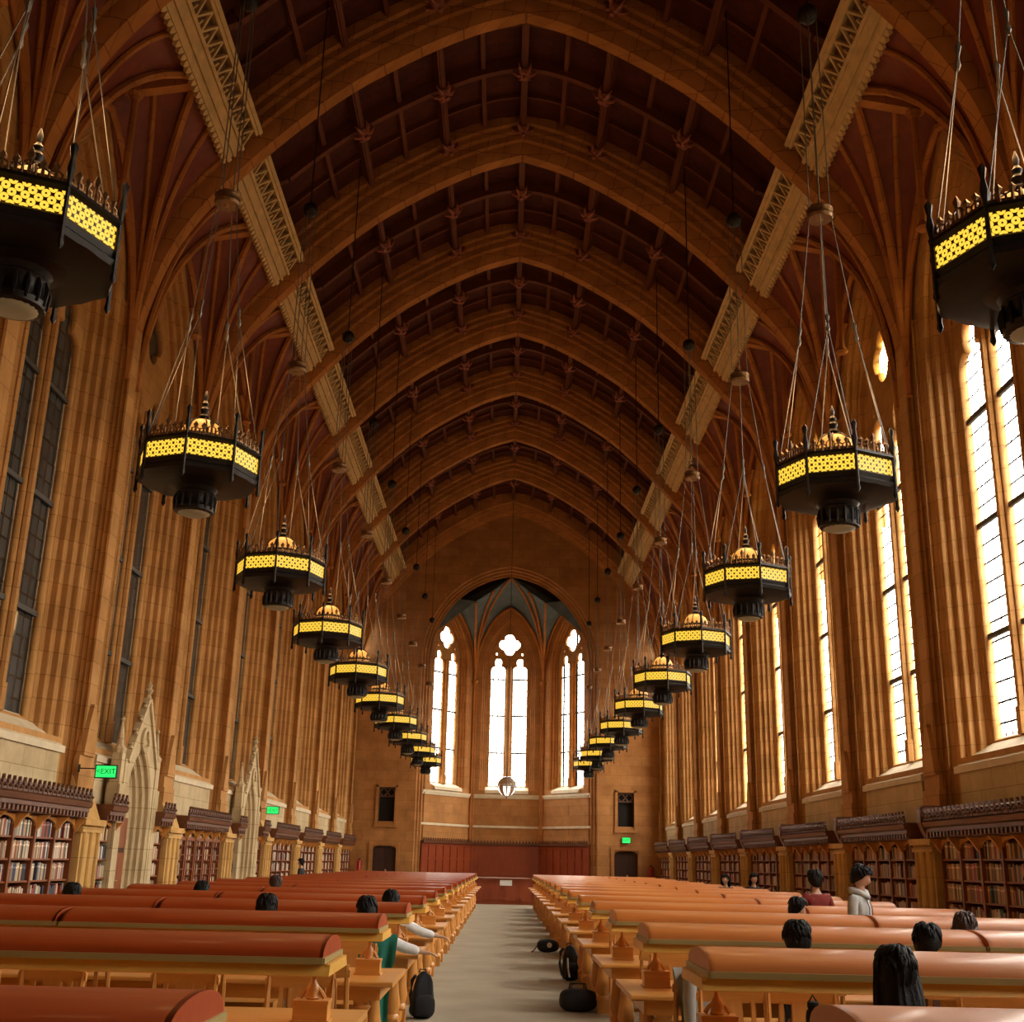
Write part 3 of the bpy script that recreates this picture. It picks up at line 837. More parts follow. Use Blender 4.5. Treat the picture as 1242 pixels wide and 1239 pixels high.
def oct_ring(b, specs, a0=radians(22.5), n=8):
    b.lathe(specs, n=n, a0=a0)
def chandelier_meshes():
    R = .74; out = {}; a0 = radians(22.5)
    b = MB()
    # neck and octagonal pan
    b.lathe([(.0,.16),(.22,.16)], n=8, a0=a0)
    b.lathe([(.22,.10),(.22,.24),(.26,.30),(.36,.34),(.62,.36),(.70,.37)], n=24)
    oct_ring(b, [(.60,.34),(R,.37),(R+.02,.42),(R-.01,.45),(R+.01,.50),(R-.005,.52)])
    oct_ring(b, [(R-.005,.72),(R+.03,.745),(R+.02,.78),(R-.06,.79),(R-.12,.74),(.2,.74)])
    out['iron_pan'] = b.mesh('iron_pan', M['iron'], 30)
    b = MB()
    b.lathe([(.17,-.02),(.235,.0),(.245,.05),(.225,.08),(.225,.20),(.25,.23),(.22,.26)], n=24)
    for j in range(16):
        a = 2*pi*j/16
        b.tube([(.245*cos(a), .245*sin(a), .02),(.25*cos(a), .25*sin(a), .14),(.235*cos(a), .235*sin(a), .22)], [.012,.022,.01], 5)
    out['bowl_collar'] = b.mesh('bowl_collar', M['iron'], 40)
    b = MB(); b.lathe([(0,-.055),(.12,-.045),(.20,-.01),(.21,.02)], n=20)
    out['bowl_lens'] = b.mesh('bowl_lens', M['bowl_glass'], 60)
    # glowing band, each octagon side with its own UVs
    b = MB(); r = R - .015
    for j in range(8):
        a, c = a0 + 2*pi*j/8, a0 + 2*pi*(j+1)/8
        b.quad((r*cos(a), r*sin(a), .52), (r*cos(c), r*sin(c), .52), (r*cos(c), r*sin(c), .72), (r*cos(a), r*sin(a), .72))
    me = b.mesh('lantern_band', M['band']); uv = me.uv_layers.new(name='UV')
    for p in me.polygons:
        for li, c in zip(p.loop_indices, ((0,0),(6,0),(6,2),(0,2))): uv.data[li].uv = c
    out['lantern_band'] = me
    for j in range(8):
        b = MB()
        a = a0 + 2*pi*j/8; x, y = (R+.01)*cos(a), (R+.01)*sin(a)
        b.tube([(x,y,.30),(x,y,.34),(x,y,.80),(x,y,.90),(x,y,1.0),(x,y,1.09),(x,y,1.14)], [.012,.022,.017,.034,.018,.036,.004], 6)
        b.tube([(x,y,.34),(x,y,.27),(x,y,.23)], [.018,.03,.005], 6)
        out['corner_finial', j] = b.mesh('corner_finial', M['iron'], 40)
    for j in range(8):
        b = MB()
        a, c = a0 + 2*pi*j/8, a0 + 2*pi*(j+1)/8
        A = Vector((R*cos(a), R*sin(a), 0)); C = Vector((R*cos(c), R*sin(c), 0))
        for k in range(1, 6):
            p = A + (C-A)*k/6; h = .25 if k == 3 else .17
            b.tube([p+Vector((0,0,.77)), p+Vector((0,0,.77+h*.5)), p+Vector((0,0,.77+h*.75)), p+Vector((0,0,.77+h))], [.018,.013,.034,.004], 5)
            d = (C-A).normalized()*.045
            b.tube([p-d+Vector((0,0,.78)), p-d*1.0+Vector((0,0,.77+h*.45)), p+Vector((0,0,.77+h*.6)), p+d+Vector((0,0,.77+h*.45)), p+d+Vector((0,0,.78))], .010, 4)
        b.bar(A*.99+Vector((0,0,.80)), C*.99+Vector((0,0,.80)), .02, .03)
        out['cresting', j] = b.mesh('cresting', M['bronze'], 40)
    b = MB(); b.lathe([(.27,.74),(.29,.90),(.275,1.02),(.225,1.12),(.13,1.19),(.05,1.21)], n=24)
    out['amber_dome'] = b.mesh('amber_dome', M['dome'], 60)
    b = MB()
    for j in range(8):
        a = 2*pi*j/8
        b.tube([(.28*cos(a),.28*sin(a),.74),(.30*cos(a),.30*sin(a),.90),(.285*cos(a),.285*sin(a),1.02),(.235*cos(a),.235*sin(a),1.125),(.14*cos(a),.14*sin(a),1.20),(.05*cos(a),.05*sin(a),1.22)], .010, 4)
    b.lathe([(.298,.93),(.31,.95),(.296,.97)], n=24)
    b.lathe([(.07,1.19),(.10,1.21),(.05,1.23),(.075,1.26),(.04,1.30),(.06,1.36),(.03,1.40),(.045,1.44),(.018,1.48),(.028,1.54),(.004,1.62)], n=10)
    out['spire'] = b.mesh('spire', M['iron'], 40)
    # pulley discs and cables
    b = MB(); b.lathe([(.10,4.30),(.16,4.30),(.175,4.34),(.16,4.38),(.175,4.44),(.15,4.47),(.05,4.48)], n=20)
    b.lathe([(.0,4.28),(.05,4.30),(.05,4.34)], n=10)
    out['cable_collar'] = b.mesh('cable_collar', M['bronze'], 40)
    b = MB(); b.lathe([(.03,7.46),(.10,7.50),(.14,7.56),(.14,7.66),(.10,7.72),(.03,7.76)], n=16)
    out['pulley'] = b.mesh('pulley', M['iron'], 40)
    kn = []
    for j in range(4):
        a = pi/4 + 2*pi*j/4 + .1
        K = Vector((.36*cos(a), .36*sin(a), 2.55)); D = Vector((.135*cos(a), .135*sin(a), 4.38)); U = Vector((.11*cos(a), .11*sin(a), 7.6))
        b = MB()
        for jj in (0, 1):
            q = a0 + 2*pi*(round((a-a0)/(2*pi/8) - .5 + jj))/8
            rim = Vector((R*.97*cos(q), R*.97*sin(q), .80))
            b.tube([tuple(rim), tuple(K)], .0065, 5)
            m = rim + (K-rim)*.06; b.tube([tuple(rim), tuple(m)], .020, 5)
        dn = (D-K).normalized()
        b.tube([tuple(K-Vector((0,0,.08))), tuple(K-Vector((0,0,.03))), tuple(K+dn*.05), tuple(K+dn*.16), tuple(K+dn*.2)], [.008,.028,.012,.028,.010], 6)
        b.tube([tuple(K), tuple(D)], .0075, 5)
        b.tube([tuple(D), tuple(U)], .009, 5)
        kn.append(b.mesh('cable', M['cable'], 40))
    b = MB(); b.tube([(0,0,7.7), (0,0,12.35)], .014, 5); out['ceiling_rod'] = b.mesh('ceiling_rod', M['iron'], 40)
    return out, kn
CM, CK = chandelier_meshes()
WHERE = {'doorway': -1, 'window': 1}
for side, s in (('doorway', -1), ('window', 1)):
    for k in range(10):
        y = 8.15 + BAY*k
        e = empty('chandelier', (s*CH_X, y, 5.63), radians(22.5 if s < 0 else 22.5) + (k % 3)*.04)
        for nm, me in CM.items(): link(nm if isinstance(nm, str) else nm[0], me, e)
        for me in CK: link('cable', me, e)
        # real lamps inside: warm light up and around
        L = bpy.data.lights.new('chandelier_lamp', 'POINT'); L.energy = 36; L.color = (1.0,.58,.24); L.shadow_soft_size = .3
        lo = bpy.data.objects.new('lamp', L); COL.objects.link(lo); lo.parent = e; lo.location = (0, 0, 1.75)
        tag(e, 'octagonal iron chandelier with glowing amber band, %s in the row by the %s wall' % (ORD[k], 'doorway' if s < 0 else 'sunny window'), 'chandelier', 'octagonal chandeliers in two rows')
# ------------------------------------------------------------------ reading tables with lamp hoods
ROW0, ROWD = 4.15, 2.75
NROWS = 16
TX0, TX1 = .90, 5.75            # table from the aisle outwards
HX = [(1.06, 3.62), (3.66, 5.62)]
HZ, HW, HH = 1.13, .38, .112
def hood_mesh(x0, x1):
    b = MB(); n = 14; prof = []
    for k in range(n+1):
        a = pi*k/n; prof.append((-HW*cos(a), HZ + HH*(sin(a)**.8)))
    inner = [(y*.94, HZ + (z-HZ)*.86 - .004) for y, z in prof]
    ring = prof + inner[::-1]
    b.grid([[(x0, y, z) for y, z in ring + ring[:1]], [(x1, y, z) for y, z in ring + ring[:1]]])
    for x, g in ((x0, 1), (x1, -1)):
        b.prism([(y, z) for y, z in prof], lambda u, v: (x, u, v), lambda u, v: (x+g*.022, u, v))
    return b.mesh('lamp_hood', M['hood_l'], 35)
def rim_mesh(x0, x1):
    b = MB()
    for s in (-1, 1):
        y = s*(HW-.005); b.box(x0, x1, min(y, y+s*.02), max(y, y+s*.02), HZ-.022, HZ+.012)
    for x in (x0, x1): b.box(x-.012, x+.012, -HW, HW, HZ-.022, HZ+.010)
    return b.mesh('hood_rim', M['rim'], None)
M['rim'] = plain('lamplit_hood_rim', (.40,.31,.12), .4)  # olive tone puts the glow of the tubes into the rim colour
M['fascia'] = wood('lamplit_fascia', (.80,.40,.06), (.92,.52,.11), 'X', .4, 1.0)  # wood lightened so its colour carries the lamp glow
M['lamp_tube'] = glow('lamp_tube', (1.0,.80,.42), 5.0)
HM = [hood_mesh(*h) for h in HX]; RM = [rim_mesh(*h) for h in HX]
def fascia_mesh():
    b = MB()
    for s in (-1, 1):      # tilted boards facing up and outwards, shaped to catch daylight
        b.prism([(s*.345, HZ-.022), (s*.385, HZ-.082), (s*.365, HZ-.088), (s*.325, HZ-.026)], lambda u, v: (1.02, u, v), lambda u, v: (TX1-.1, u, v))
    b.box(1.02, 1.045, -.355, .355, HZ-.085, HZ-.024)
    return b.mesh('lamp_fascia', M['fascia'])
FMs = fascia_mesh()
def tube_mesh(x0, x1):
    b = MB(); b.tube([(x0+.15, 0, HZ+.03), (x1-.15, 0, HZ+.03)], .018, 8); return b.mesh('lamp_tube', M['lamp_tube'], 40)
TM = [tube_mesh(*h) for h in HX]
def top_mesh():
    b = MB()
    y = .62; z0, z1 = .725, .765; e = .02
    prof = [(-y+e, z0), (-y, z0+.012), (-y, z1-.01), (-y+.01, z1), (y-.01, z1), (y, z1-.01), (y, z0+.012), (y-e, z0)]
    b.prism(prof, lambda u, v: (TX0, u, v), lambda u, v: (TX1, u, v))
    return b.mesh('tabletop', M['oak'])
TOPM = top_mesh()
def apron_mesh():
    b = MB()
    for s in (-1, 1): b.box(TX0+.12, TX1-.12, s*.50-.015, s*.50+.015, .62, .725)
    for x in (TX0+.12, TX1-.12): b.box(x-.015, x+.015, -.5, .5, .62, .725)
    return b.mesh('apron', M['oak'])
APM = apron_mesh()
def tleg_mesh():
    b = MB()
    b.box(-.06, .06, -.06, .06, .60, .725)
    b.lathe([(.055,.60),(.075,.57),(.05,.53),(.065,.40),(.085,.28),(.06,.20),(.08,.17),(.08,.15)], n=12)
    b.box(-.07, .07, -.07, .07, .0, .15)
    return b.mesh('leg', M['oak_z'], 40)
TLEG = tleg_mesh()
def stretch_mesh():
    b = MB(); b.box(TX0+.2, TX1-.2, -.05, .05, .06, .14)
    for x in (TX0+.25, (TX0+TX1)/2, TX1-.25): b.box(x-.04, x+.04, -.46, .46, .05, .13)
    return b.mesh('stretcher', M['oak'])
STM = stretch_mesh()
def post_mesh():
    b = MB()
    b.lathe([(.036,.885),(.042,.895),(.034,.91),(.040,.94),(.030,.965),(.017,.985),(.014,1.03),(.022,1.06),(.034,1.085),(.042,1.125)], n=12)
    for s in (-1, 1):
        b.tube([(s*.012, 0, 1.04), (s*.035, 0, 1.07), (s*.07, 0, 1.10), (s*.065, 0, 1.125)], [.011,.013,.014,.01], 6)
        b.tube([(s*.02, 0, .955), (s*.05, 0, .925), (s*.07, 0, .893)], [.012,.014,.014], 6)
    return b.mesh('post', M['oak_z'], 40)
POST = post_mesh()
def box_mesh():
    b = MB(); b.box(-.10, .10, -.075, .075, .765, .872); b.box(-.11, .11, -.085, .085, .765, .780); b.box(-.105, .105, -.08, .08, .868, .886)
    return b.mesh('pedestal', M['oak'])
BOXM = box_mesh()
POSTX = [1.16, 3.64, 5.50]
FAR_FROM = NROWS
def make_table():
    e = empty('reading_table')
    link('tabletop', TOPM, e); link('apron', APM, e); link('stretcher', STM, e); link('lamp_fascia', FMs, e)
    for x in (TX0+.25, (TX0+TX1)/2, TX1-.25):
        for y in (-.45, .45):
            o = link('leg', TLEG, e); o.location = (x, y, 0)
    for x in POSTX:
        o = link('pedestal', BOXM, e); o.location = (x, 0, 0)
        p = link('post', POST, o)
    for h, r, t in zip(HM, RM, TM):
        o = link('lamp_hood', h, e); link('hood_rim', r, o)
        link('lamp_tube', t, o)
    return e
proto = make_table()
LY = [4.15, 7.3, 10.25, 13.0, 15.6]
RY = [4.15, 7.02, 9.75, 12.45, 15.15]
def row_y(s, k): return LY[k] if (s < 0 and k < 5) else (15.6 + 2.71*(k-4) if s < 0 else (RY[k] if k < 5 else ROW0 + ROWD*k))
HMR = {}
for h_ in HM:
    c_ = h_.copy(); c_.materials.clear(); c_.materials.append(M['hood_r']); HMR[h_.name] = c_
def side_word(s): return 'doorway' if s < 0 else 'sunny window'
tables = []
for k in range(NROWS):
    for s in (-1, 1):
        o = proto if (k == 0 and s == -1) else copy_tree(proto)
        o.location = (0, row_y(s, k), 0); o.rotation_euler = (0, 0, pi if s < 0 else 0)
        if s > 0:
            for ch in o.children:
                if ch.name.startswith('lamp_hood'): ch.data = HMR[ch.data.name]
        tag(o, 'long oak reading table with curved lamp hood, %s row by the %s wall' % (ORD[k], side_word(s)), 'table', 'hooded reading tables in rows')
        tables.append(o)

# ------------------------------------------------------------------ chairs
def chair_meshes():
    o = {}
    W = .23
    b = MB()      # seat, slightly dished, front at -y?  (sitter faces +y)
    b.prism([(-W-.01,-.20),(-W-.02,.22),(-.16,.245),(.16,.245),(W+.02,.22),(W+.01,-.20)], lambda u, v: (u, v, .425), lambda u, v: (u, v, .46))
    o['seat'] = b.mesh('seat', M['oak'])
    b = MB()      # crest rail with hump
    n = 12; top = []; bot = []
    for k in range(n+1):
        u = -W-.01 + (2*W+.02)*k/n; t = abs(u)/(W+.01)
        z = .965 - .055*(t**2.2) + (-.02 if t > .93 else 0); top.append((u, z)); bot.append((u, .845 - .012*(1-t*t)))
    poly = bot + top[::-1]
    b.prism(poly, lambda u, v: (u, -.245-.05*(1-(u/W)**2)*.5, v), lambda u, v: (u, -.270-.05*(1-(u/W)**2)*.5, v))
    o['crest_rail'] = b.mesh('crest_rail', M['oak'], 30)
    b = MB(); b.box(-W, W, -.235, -.21, .50, .545); o['lower_rail'] = b.mesh('lower_rail', M['oak'])
    b = MB(); b.bar((0,-.222,.54), (0,-.262,.85), .12, .012, up=(0,1,0)); 
    o['splat'] = b.mesh('splat', M['oak_z'])
    b = MB(); b.bar((0,-.222,.54), (0,-.262,.85), .028, .014, up=(0,1,0)); o['slat'] = b.mesh('slat', M['oak_z'])
    b = MB(); b.tube([(0,-.21,0),(0,-.20,.25),(0,-.205,.46),(0,-.235,.70),(0,-.265,.93)], [.016,.02,.022,.02,.017], 6); o['rear_leg'] = b.mesh('leg', M['oak_z'], 50)
    b = MB(); b.tube([(0,.20,0),(0,.20,.2),(0,.20,.43)], [.014,.019,.022], 6); o['front_leg'] = b.mesh('leg', M['oak_z'], 50)
    b = MB()
    for s in (-1, 1): b.bar((s*.20,-.20,.20), (s*.20,.20,.20), .018, .025)
    b.bar((-.2,0,.2), (.2,0,.2), .018, .025); b.box(-.2,.2,.185,.205,.37,.425); b.box(-.2,.2,-.215,-.195,.37,.425)
    for s in (-1, 1): b.box(s*.2-.01, s*.2+.01, -.2, .2, .37, .425)
    o['stretcher'] = b.mesh('stretcher', M['oak'])
    return o
CHM = chair_meshes()
def make_chair():
    e = empty('reading_chair')
    for nm in ('seat', 'crest_rail', 'lower_rail', 'stretcher'): link(nm, CHM[nm], e)
    link('splat', CHM['splat'], e)
    for x in (-.13, .13):
        o = link('slat', CHM['slat'], e); o.location = (x, 0, 0)
    for x in (-.215, .215):
        o = link('leg', CHM['rear_leg'], e); o.location = (x, 0, 0)
        o = link('leg', CHM['front_leg'], e); o.location = (x*.98, 0, 0)
    return e
cproto = make_chair(); cused = False
def put_chair(x, y, rz, label, group='oak chairs at the reading tables'):
    global cused
    o = copy_tree(cproto) if cused else cproto
    cused = True
    o.location = (x, y, 0); o.rotation_euler = (0, 0, rz); tag(o, label, 'chair', group); return o
SLOTS = [1.42, 2.28, 3.14, 4.0, 4.86]
NUM = ['aisle-end', 'second', 'third', 'fourth', 'fifth']
OVER = {(2,1,1,0):2.10, (2,1,2,0):3.05, (3,1,3,0):4.36, (1,1,1,0):1.93, (4,1,2,0):3.42, (3,1,4,0):5.05, (3,-1,1,0):2.42,
        (5,-1,3,0):4.4, (4,-1,4,0):5.3, (6,-1,3,0):3.85}
SKIP = {(1,1,0,0), (1,-1,0,0)}
FIXED = {}
for k in range(NROWS):
    for s in (-1, 1):
        yc = row_y(s, k)
        for j, xs in enumerate(SLOTS):
            for far in (0, 1):
                key = (k, s, j, far)
                if key not in OVER:
                    if k > 5 and j > 0: continue
                    if k > 2 and far and j > 1: continue
                    if k == 0 or key in SKIP: continue
                jx = random.uniform(-.06, .06); jy = random.uniform(-.05, .05); jr = random.uniform(-.12, .12)
                if key in OVER: xs = OVER[key]; jx = jy = jr = 0
                if not far and k in (3, 4) and s < 0 and j == 0: jx = jy = jr = 0
                y = yc + (.86+jy if far else -.86+jy)
                FIXED[key] = (s*(xs+jx), y, (pi if far else 0)+jr)
                put_chair(s*(xs+jx), y, (pi if far else 0)+jr,
                    '%s oak chair %s the %s reading table by the %s wall' % (NUM[j], 'behind' if far else 'in front of', ORD[k], side_word(s)))
# ------------------------------------------------------------------ bookcases
SHZ = [.08, .44, .80, 1.14, 1.48, 1.82]
CF = 7.72       # front plane of the shelves
CB = 8.02
def case_meshes(width, cols, glazed=False):
    """local: x along the wall, y = 0 at the shelf front, +y to the wall"""
    D = .30; o = {}
    b = MB()
    b.box(-width/2, width/2, D-.02, D, .0, 2.16); b.box(-width/2, width/2, 0, D, 0, .08); b.box(-width/2, width/2, 0, D, 2.14, 2.18)
    for i in range(cols+1):
        x = -width/2 + width*i/cols
        b.box(max(-width/2, x-.03), min(width/2, x+.03), -.02, D-.02, .0, 2.16)
    o['carcass'] = b.mesh('carcass', M['case'])
    sh = []
    for z in SHZ:
        b = MB(); b.box(-width/2+.03, width/2-.03, .0, D-.02, z-.028, z); sh.append(b.mesh('shelf', M['case']))
    o['shelf'] = sh
    b = MB()
    cw = width/cols
    for i in range(cols):
        xc = -width/2 + cw*(i+.5); w = cw/2-.03
        pts = [(xc-w, 2.15), (xc-w, 2.0)] + [(xc - w*cos(pi*k/10), 2.0 + .12*sin(pi*k/10)) for k in range(11)] + [(xc+w, 2.0), (xc+w, 2.15)]
        pts = [(xc - w*cos(pi*k/10), 1.99 + .13*sin(pi*k/10)) for k in range(11)] + [(xc+w, 2.15), (xc-w, 2.15)]
        b.prism(pts, lambda u, v: (u, -.02, v), lambda u, v: (u, .02, v))
    for i in range(cols+1):           # brackets under the canopy
        x = -width/2 + cw*i
        b.prism([(0, 1.92), (-.05, 1.97), (-.10, 2.06), (-.20, 2.16), (0, 2.16)], lambda u, v: (x-.035, u-.02, v), lambda u, v: (x+.035, u-.02, v))
    o['bracket'] = b.mesh('arched_brackets', M['oak_z'])
    if glazed:
        b = MB()
        for i in range(cols):
            x0 = -width/2 + cw*i + .04; x1 = x0 + cw - .08
            for a in ((x0, x0+.06, .1, 2.0), (x1-.06, x1, .1, 2.0), (x0, x1, .1, .6), (x0, x1, 1.92, 2.0)): b.box(a[0], a[1], -.045, -.015, a[2], a[3])
            for t in (.33, .66): b.box(x0+(x1-x0)*t-.012, x0+(x1-x0)*t+.012, -.04, -.02, .6, 1.92)
            for z in (.93, 1.26, 1.59): b.box(x0, x1, -.04, -.02, z-.01, z+.01)
        o['glazed_door'] = b.mesh('glazed_door', M['case'])
    return o
def cornice_meshes(width):
    o = {}; b = MB()
    prof = [(.30,2.18),(-.20,2.18),(-.20,2.26),(-.24,2.28),(-.24,2.34),(-.28,2.36),(-.30,2.44),(-.26,2.47),(.30,2.47)]
    b.prism(prof, lambda u, v: (-width/2, u, v), lambda u, v: (width/2, u, v))
    n = int(width/.16)
    for j in range(n):
        x = -width/2 + width*(j+.5)/n; b.box(x-.035, x+.035, -.245, -.19, 2.19, 2.27)
    o['cornice'] = b.mesh('cornice', M['case_dark'])
    b = MB(); n = int(width/.19)
    for j in range(n):
        x = -width/2 + width*(j+.5)/n
        b.prism([(x-.075,2.47),(x+.075,2.47),(x+.085,2.53),(x+.05,2.56),(x+.06,2.60),(x+.02,2.62),(x,2.68),(x-.02,2.62),(x-.06,2.60),(x-.05,2.56),(x-.085,2.53)],
                lambda u, v: (u, -.29, v), lambda u, v: (u, -.24, v))
        b.lathe([(.0,2.50),(.04,2.53),(.0,2.57)], (x, -.30, 0), 6)
    b.box(-width/2, width/2, -.28, -.25, 2.47, 2.52)
    o['carved_cresting'] = b.mesh('carved_cresting', M['carve'])
    return o
CASES = []      # (side, y centre, width, label)
cache = {}
def place_case(s, yc, width, cols, label, glazed=False, cw=None):
    key = (width, cols, glazed, cw)
    if key not in cache: cache[key] = (case_meshes(width, cols, glazed), cornice_meshes(cw or width))
    cm, co_ = cache[key]
    e = empty('bookcase', (s*CF, yc, 0), -pi/2 if s > 0 else pi/2)
    link('carcass', cm['carcass'], e)
    for m in cm['shelf']: link('shelf', m, e)
    link('arched_brackets', cm['bracket'], e)
    if glazed: link('glazed_door', cm['glazed_door'], e)
    c = link('cornice', co_['cornice'], e); link('carved_cresting', co_['carved_cresting'], c)
    tag(e, label, 'bookcase', 'wall bookcases with carved cornices')
    CASES.append((s, yc, width, cols, glazed))
    return e
CWD = 4.36
ORDB = {k: ORD[k+1] for k in range(-1, 16)}
for k in range(0, 8):
    yc = 19.15 + BAY*(k)
    if yc > END_Y-1: break
    if k == 8: continue
    place_case(1, yc, CWD, 5, '%s open bookcase bay under the sunny windows, dark cornice above' % ORD[k], cw=4.5)
    if k in (1, 3):
        for q, w_ in ((-1, 'before'), (1, 'beyond')):
            place_case(-1, yc + q*1.72, .92, 1, 'narrow bookcase just %s the %s stone doorway' % (w_, 'first' if k == 1 else 'second'))
    elif k == 2:
        place_case(-1, yc, CWD, 5, 'bookcase with glazed lattice doors between the two stone doorways', glazed=True)
    else:
        place_case(-1, yc, CWD, 5, 'open bookcase before the first stone doorway' if k == 0 else '%s open bookcase beyond the second stone doorway' % ORD[k-4].replace('nearest','first'))
# carved console blocks closing the cornices at each pier
b = MB()
b.prism([(.30,2.16),(-.20,2.16),(-.27,2.30),(-.32,2.44),(-.32,2.68),(-.28,2.74),(.30,2.74)], lambda u, v: (-.09, u, v), lambda u, v: (.09, u, v))
blk = b.mesh('cornice_block', M['case_dark'])
for k, ya in enumerate(ARCH_Y[3:]):
    for d in (-.42,):
        o = link('cornice_block', blk); o.location = (CF, ya + d, 0); o.rotation_euler = (0, 0, -pi/2)
        tag(o, 'dark carved block ending the bookcase cornice at the %s pier, sunny side' % ORD[k], 'cornice block', 'carved blocks between the bookcase cornices', 'structure')
b = MB()
for s in (-1, 1):
    for ya in ARCH_Y[2:]:
        b.box(min(s*7.60, s*8.1), max(s*7.60, s*8.1), ya-.50, ya+.50, 0, 2.06)
        b.box(min(s*7.55, s*8.1), max(s*7.55, s*8.1), ya-.55, ya+.55, 0, .30)
        b.box(min(s*7.56, s*8.1), max(s*7.56, s*8.1), ya-.54, ya+.54, 1.94, 2.02)
        b.box(min(s*7.52, s*8.1), max(s*7.52, s*8.1), ya-.56, ya+.56, 2.06, 2.17)
        for q in (-.36, 0, .36): b.tube([(s*7.59, ya+q, .3), (s*7.59, ya+q, 1.94)], .05, 8)
        if s < 0: b.prism([(7.60,2.17),(8.05,2.17),(8.05,3.1),(7.90,2.9)], lambda u, v: (s*u, ya-.42, v), lambda u, v: (s*u, ya+.42, v))
o = b.build('trim_%d' % nt_, M['stone_pier'], smooth=35); nt_ += 1; tag(o, kind='structure')
# ------------------------------------------------------------------ books
BC = [('cream', (.60,.46,.28)), ('brown', (.20,.085,.035)), ('red', (.34,.05,.03)), ('tan', (.45,.25,.11)), ('dark green', (.05,.09,.05)), ('black', (.03,.025,.025)), ('grey', (.30,.26,.22)), ('orange', (.50,.20,.05)), ('navy', (.04,.05,.10)), ('pale', (.68,.60,.48))]
BM = {}
for nm, c in BC:
    m, nt, bb = mat('cover_' + nm.replace(' ', '_'))
    tc = N(nt, 'ShaderNodeTexCoord'); sx = N(nt, 'ShaderNodeSeparateXYZ'); nt.links.new(tc.outputs['Generated'], sx.inputs[0])
    r = ramp(nt, [(0, c), (.70, c), (.72, tuple(min(1, v*1.6+.10) for v in c)), (.80, tuple(min(1, v*1.6+.10) for v in c)), (.82, c), (1, c)]); r.color_ramp.interpolation = 'CONSTANT'
    nt.links.new(sx.outputs['Z'], r.inputs[0]); nt.links.new(r.outputs[0], bb.inputs['Base Color']); bb.inputs['Roughness'].default_value = .55
    BM[nm] = m
M['page'] = plain('book_pages', (.70,.62,.48), .9)
def book_mesh(nm, t, h, d=.17):
    b = MB()
    # rounded spine, boards, page block
    sp = [(-t/2, .012), (-t/2*.8, .003), (0, 0), (t/2*.8, .003), (t/2, .012)]
    b.cur = 0
    b.prism(sp + [(t/2, d), (t/2-.003, d), (t/2-.003, .014), (-t/2+.003, .014), (-t/2+.003, d), (-t/2, d)], lambda u, v: (u, v, 0), lambda u, v: (u, v, h))
    b.cur = 1; b.box(-t/2+.003, t/2-.003, .014, d-.006, .004, h-.006)
    return b.mesh('book', [BM[nm], M['page']])
BMESH = {}
for nm, c in BC:
    BMESH[nm] = [(t, h, book_mesh(nm, t, h)) for t, h in ((.035,.25), (.05,.275), (.062,.26))]
SHN = {1: 'second lowest', 2: 'low', 3: 'third', 4: 'second', 5: 'top'}
vol_mats = [plain('volume_'+n.replace(' ','_'), c, .6) for n, c in BC]
n_ind = 0
def rgbseq(s):
    return (['cream','pale','pale','grey','brown','red','tan','cream','black','navy'] if s < 0 else ['brown','tan','tan','red','orange','dark green','cream','black','tan','brown'])
ind_budget = {-1: 150, 1: 150}
for (s, yc, width, cols, glazed) in CASES:
    near = abs(yc - 19.15) < .1
    sb = MB(); cw = width/cols
    for zi in range(1 if near else 2, 6):
        z = SHZ[zi]
        for c in range(cols):
            u = -width/2 + cw*c + .045; end = u + cw - .09
            while True:
                nm = random.choice(rgbseq(s)); t, h, me = random.choice(BMESH[nm])
                if u + t > end: break
                if random.random() < .035: u += t*2; continue
                # world y of this book
                yy = yc + (u + t/2)*(-1 if s > 0 else 1)
                front_visible = near and yy > 18.55 and zi >= 3
                if front_visible and ind_budget[s] > 0:
                    ind_budget[s] -= 1
                    o = link('book', me); o.location = (s*(CF+.03), yy, z); o.rotation_euler = (0, 0, -pi/2 if s > 0 else pi/2)
                    col_n = c if s < 0 else c
                    tag(o, '%s book standing on the %s shelf of the first bookcase, %s side' % (nm, SHN[zi], side_word(s)), 'book', 'books in the first bookcase, %s side, %s shelf, %s covers' % (side_word(s), SHN[zi], nm))
                else:
                    sb.cur = [n for n, _ in BC].index(nm)
                    hh = h - random.uniform(0, .05)
                    sb.box(u, u+t-.002, .03, .2, z, z+hh)
                u += t + .001
    if sb.v:
        o = sb.build('books', vol_mats); o.location = (s*CF, yc, 0); o.rotation_euler = (0, 0, -pi/2 if s > 0 else pi/2)
        tag(o, 'rows of shelved books filling the bookcase %d m down the %s wall' % (round(yc), side_word(s)), 'books', kind='stuff')
print('books left', ind_budget)
# ------------------------------------------------------------------ pale stone under the windows, gothic doorways
b = MB()
for k in range(-1, 8):
    ym = 19.15 + BAY*k
    if ym > END_Y: break
    for s in (-1, 1):
        b.prism([(8.0,2.3),(8.055,2.3),(8.055,3.28),(8.0,3.28)], lambda u, v: (s*u, ym-1.78, v), lambda u, v: (s*u, ym+1.78, v))
o = b.build('trim_%d' % nt_, M['stone_pale']); nt_ += 1; tag(o, kind='structure')

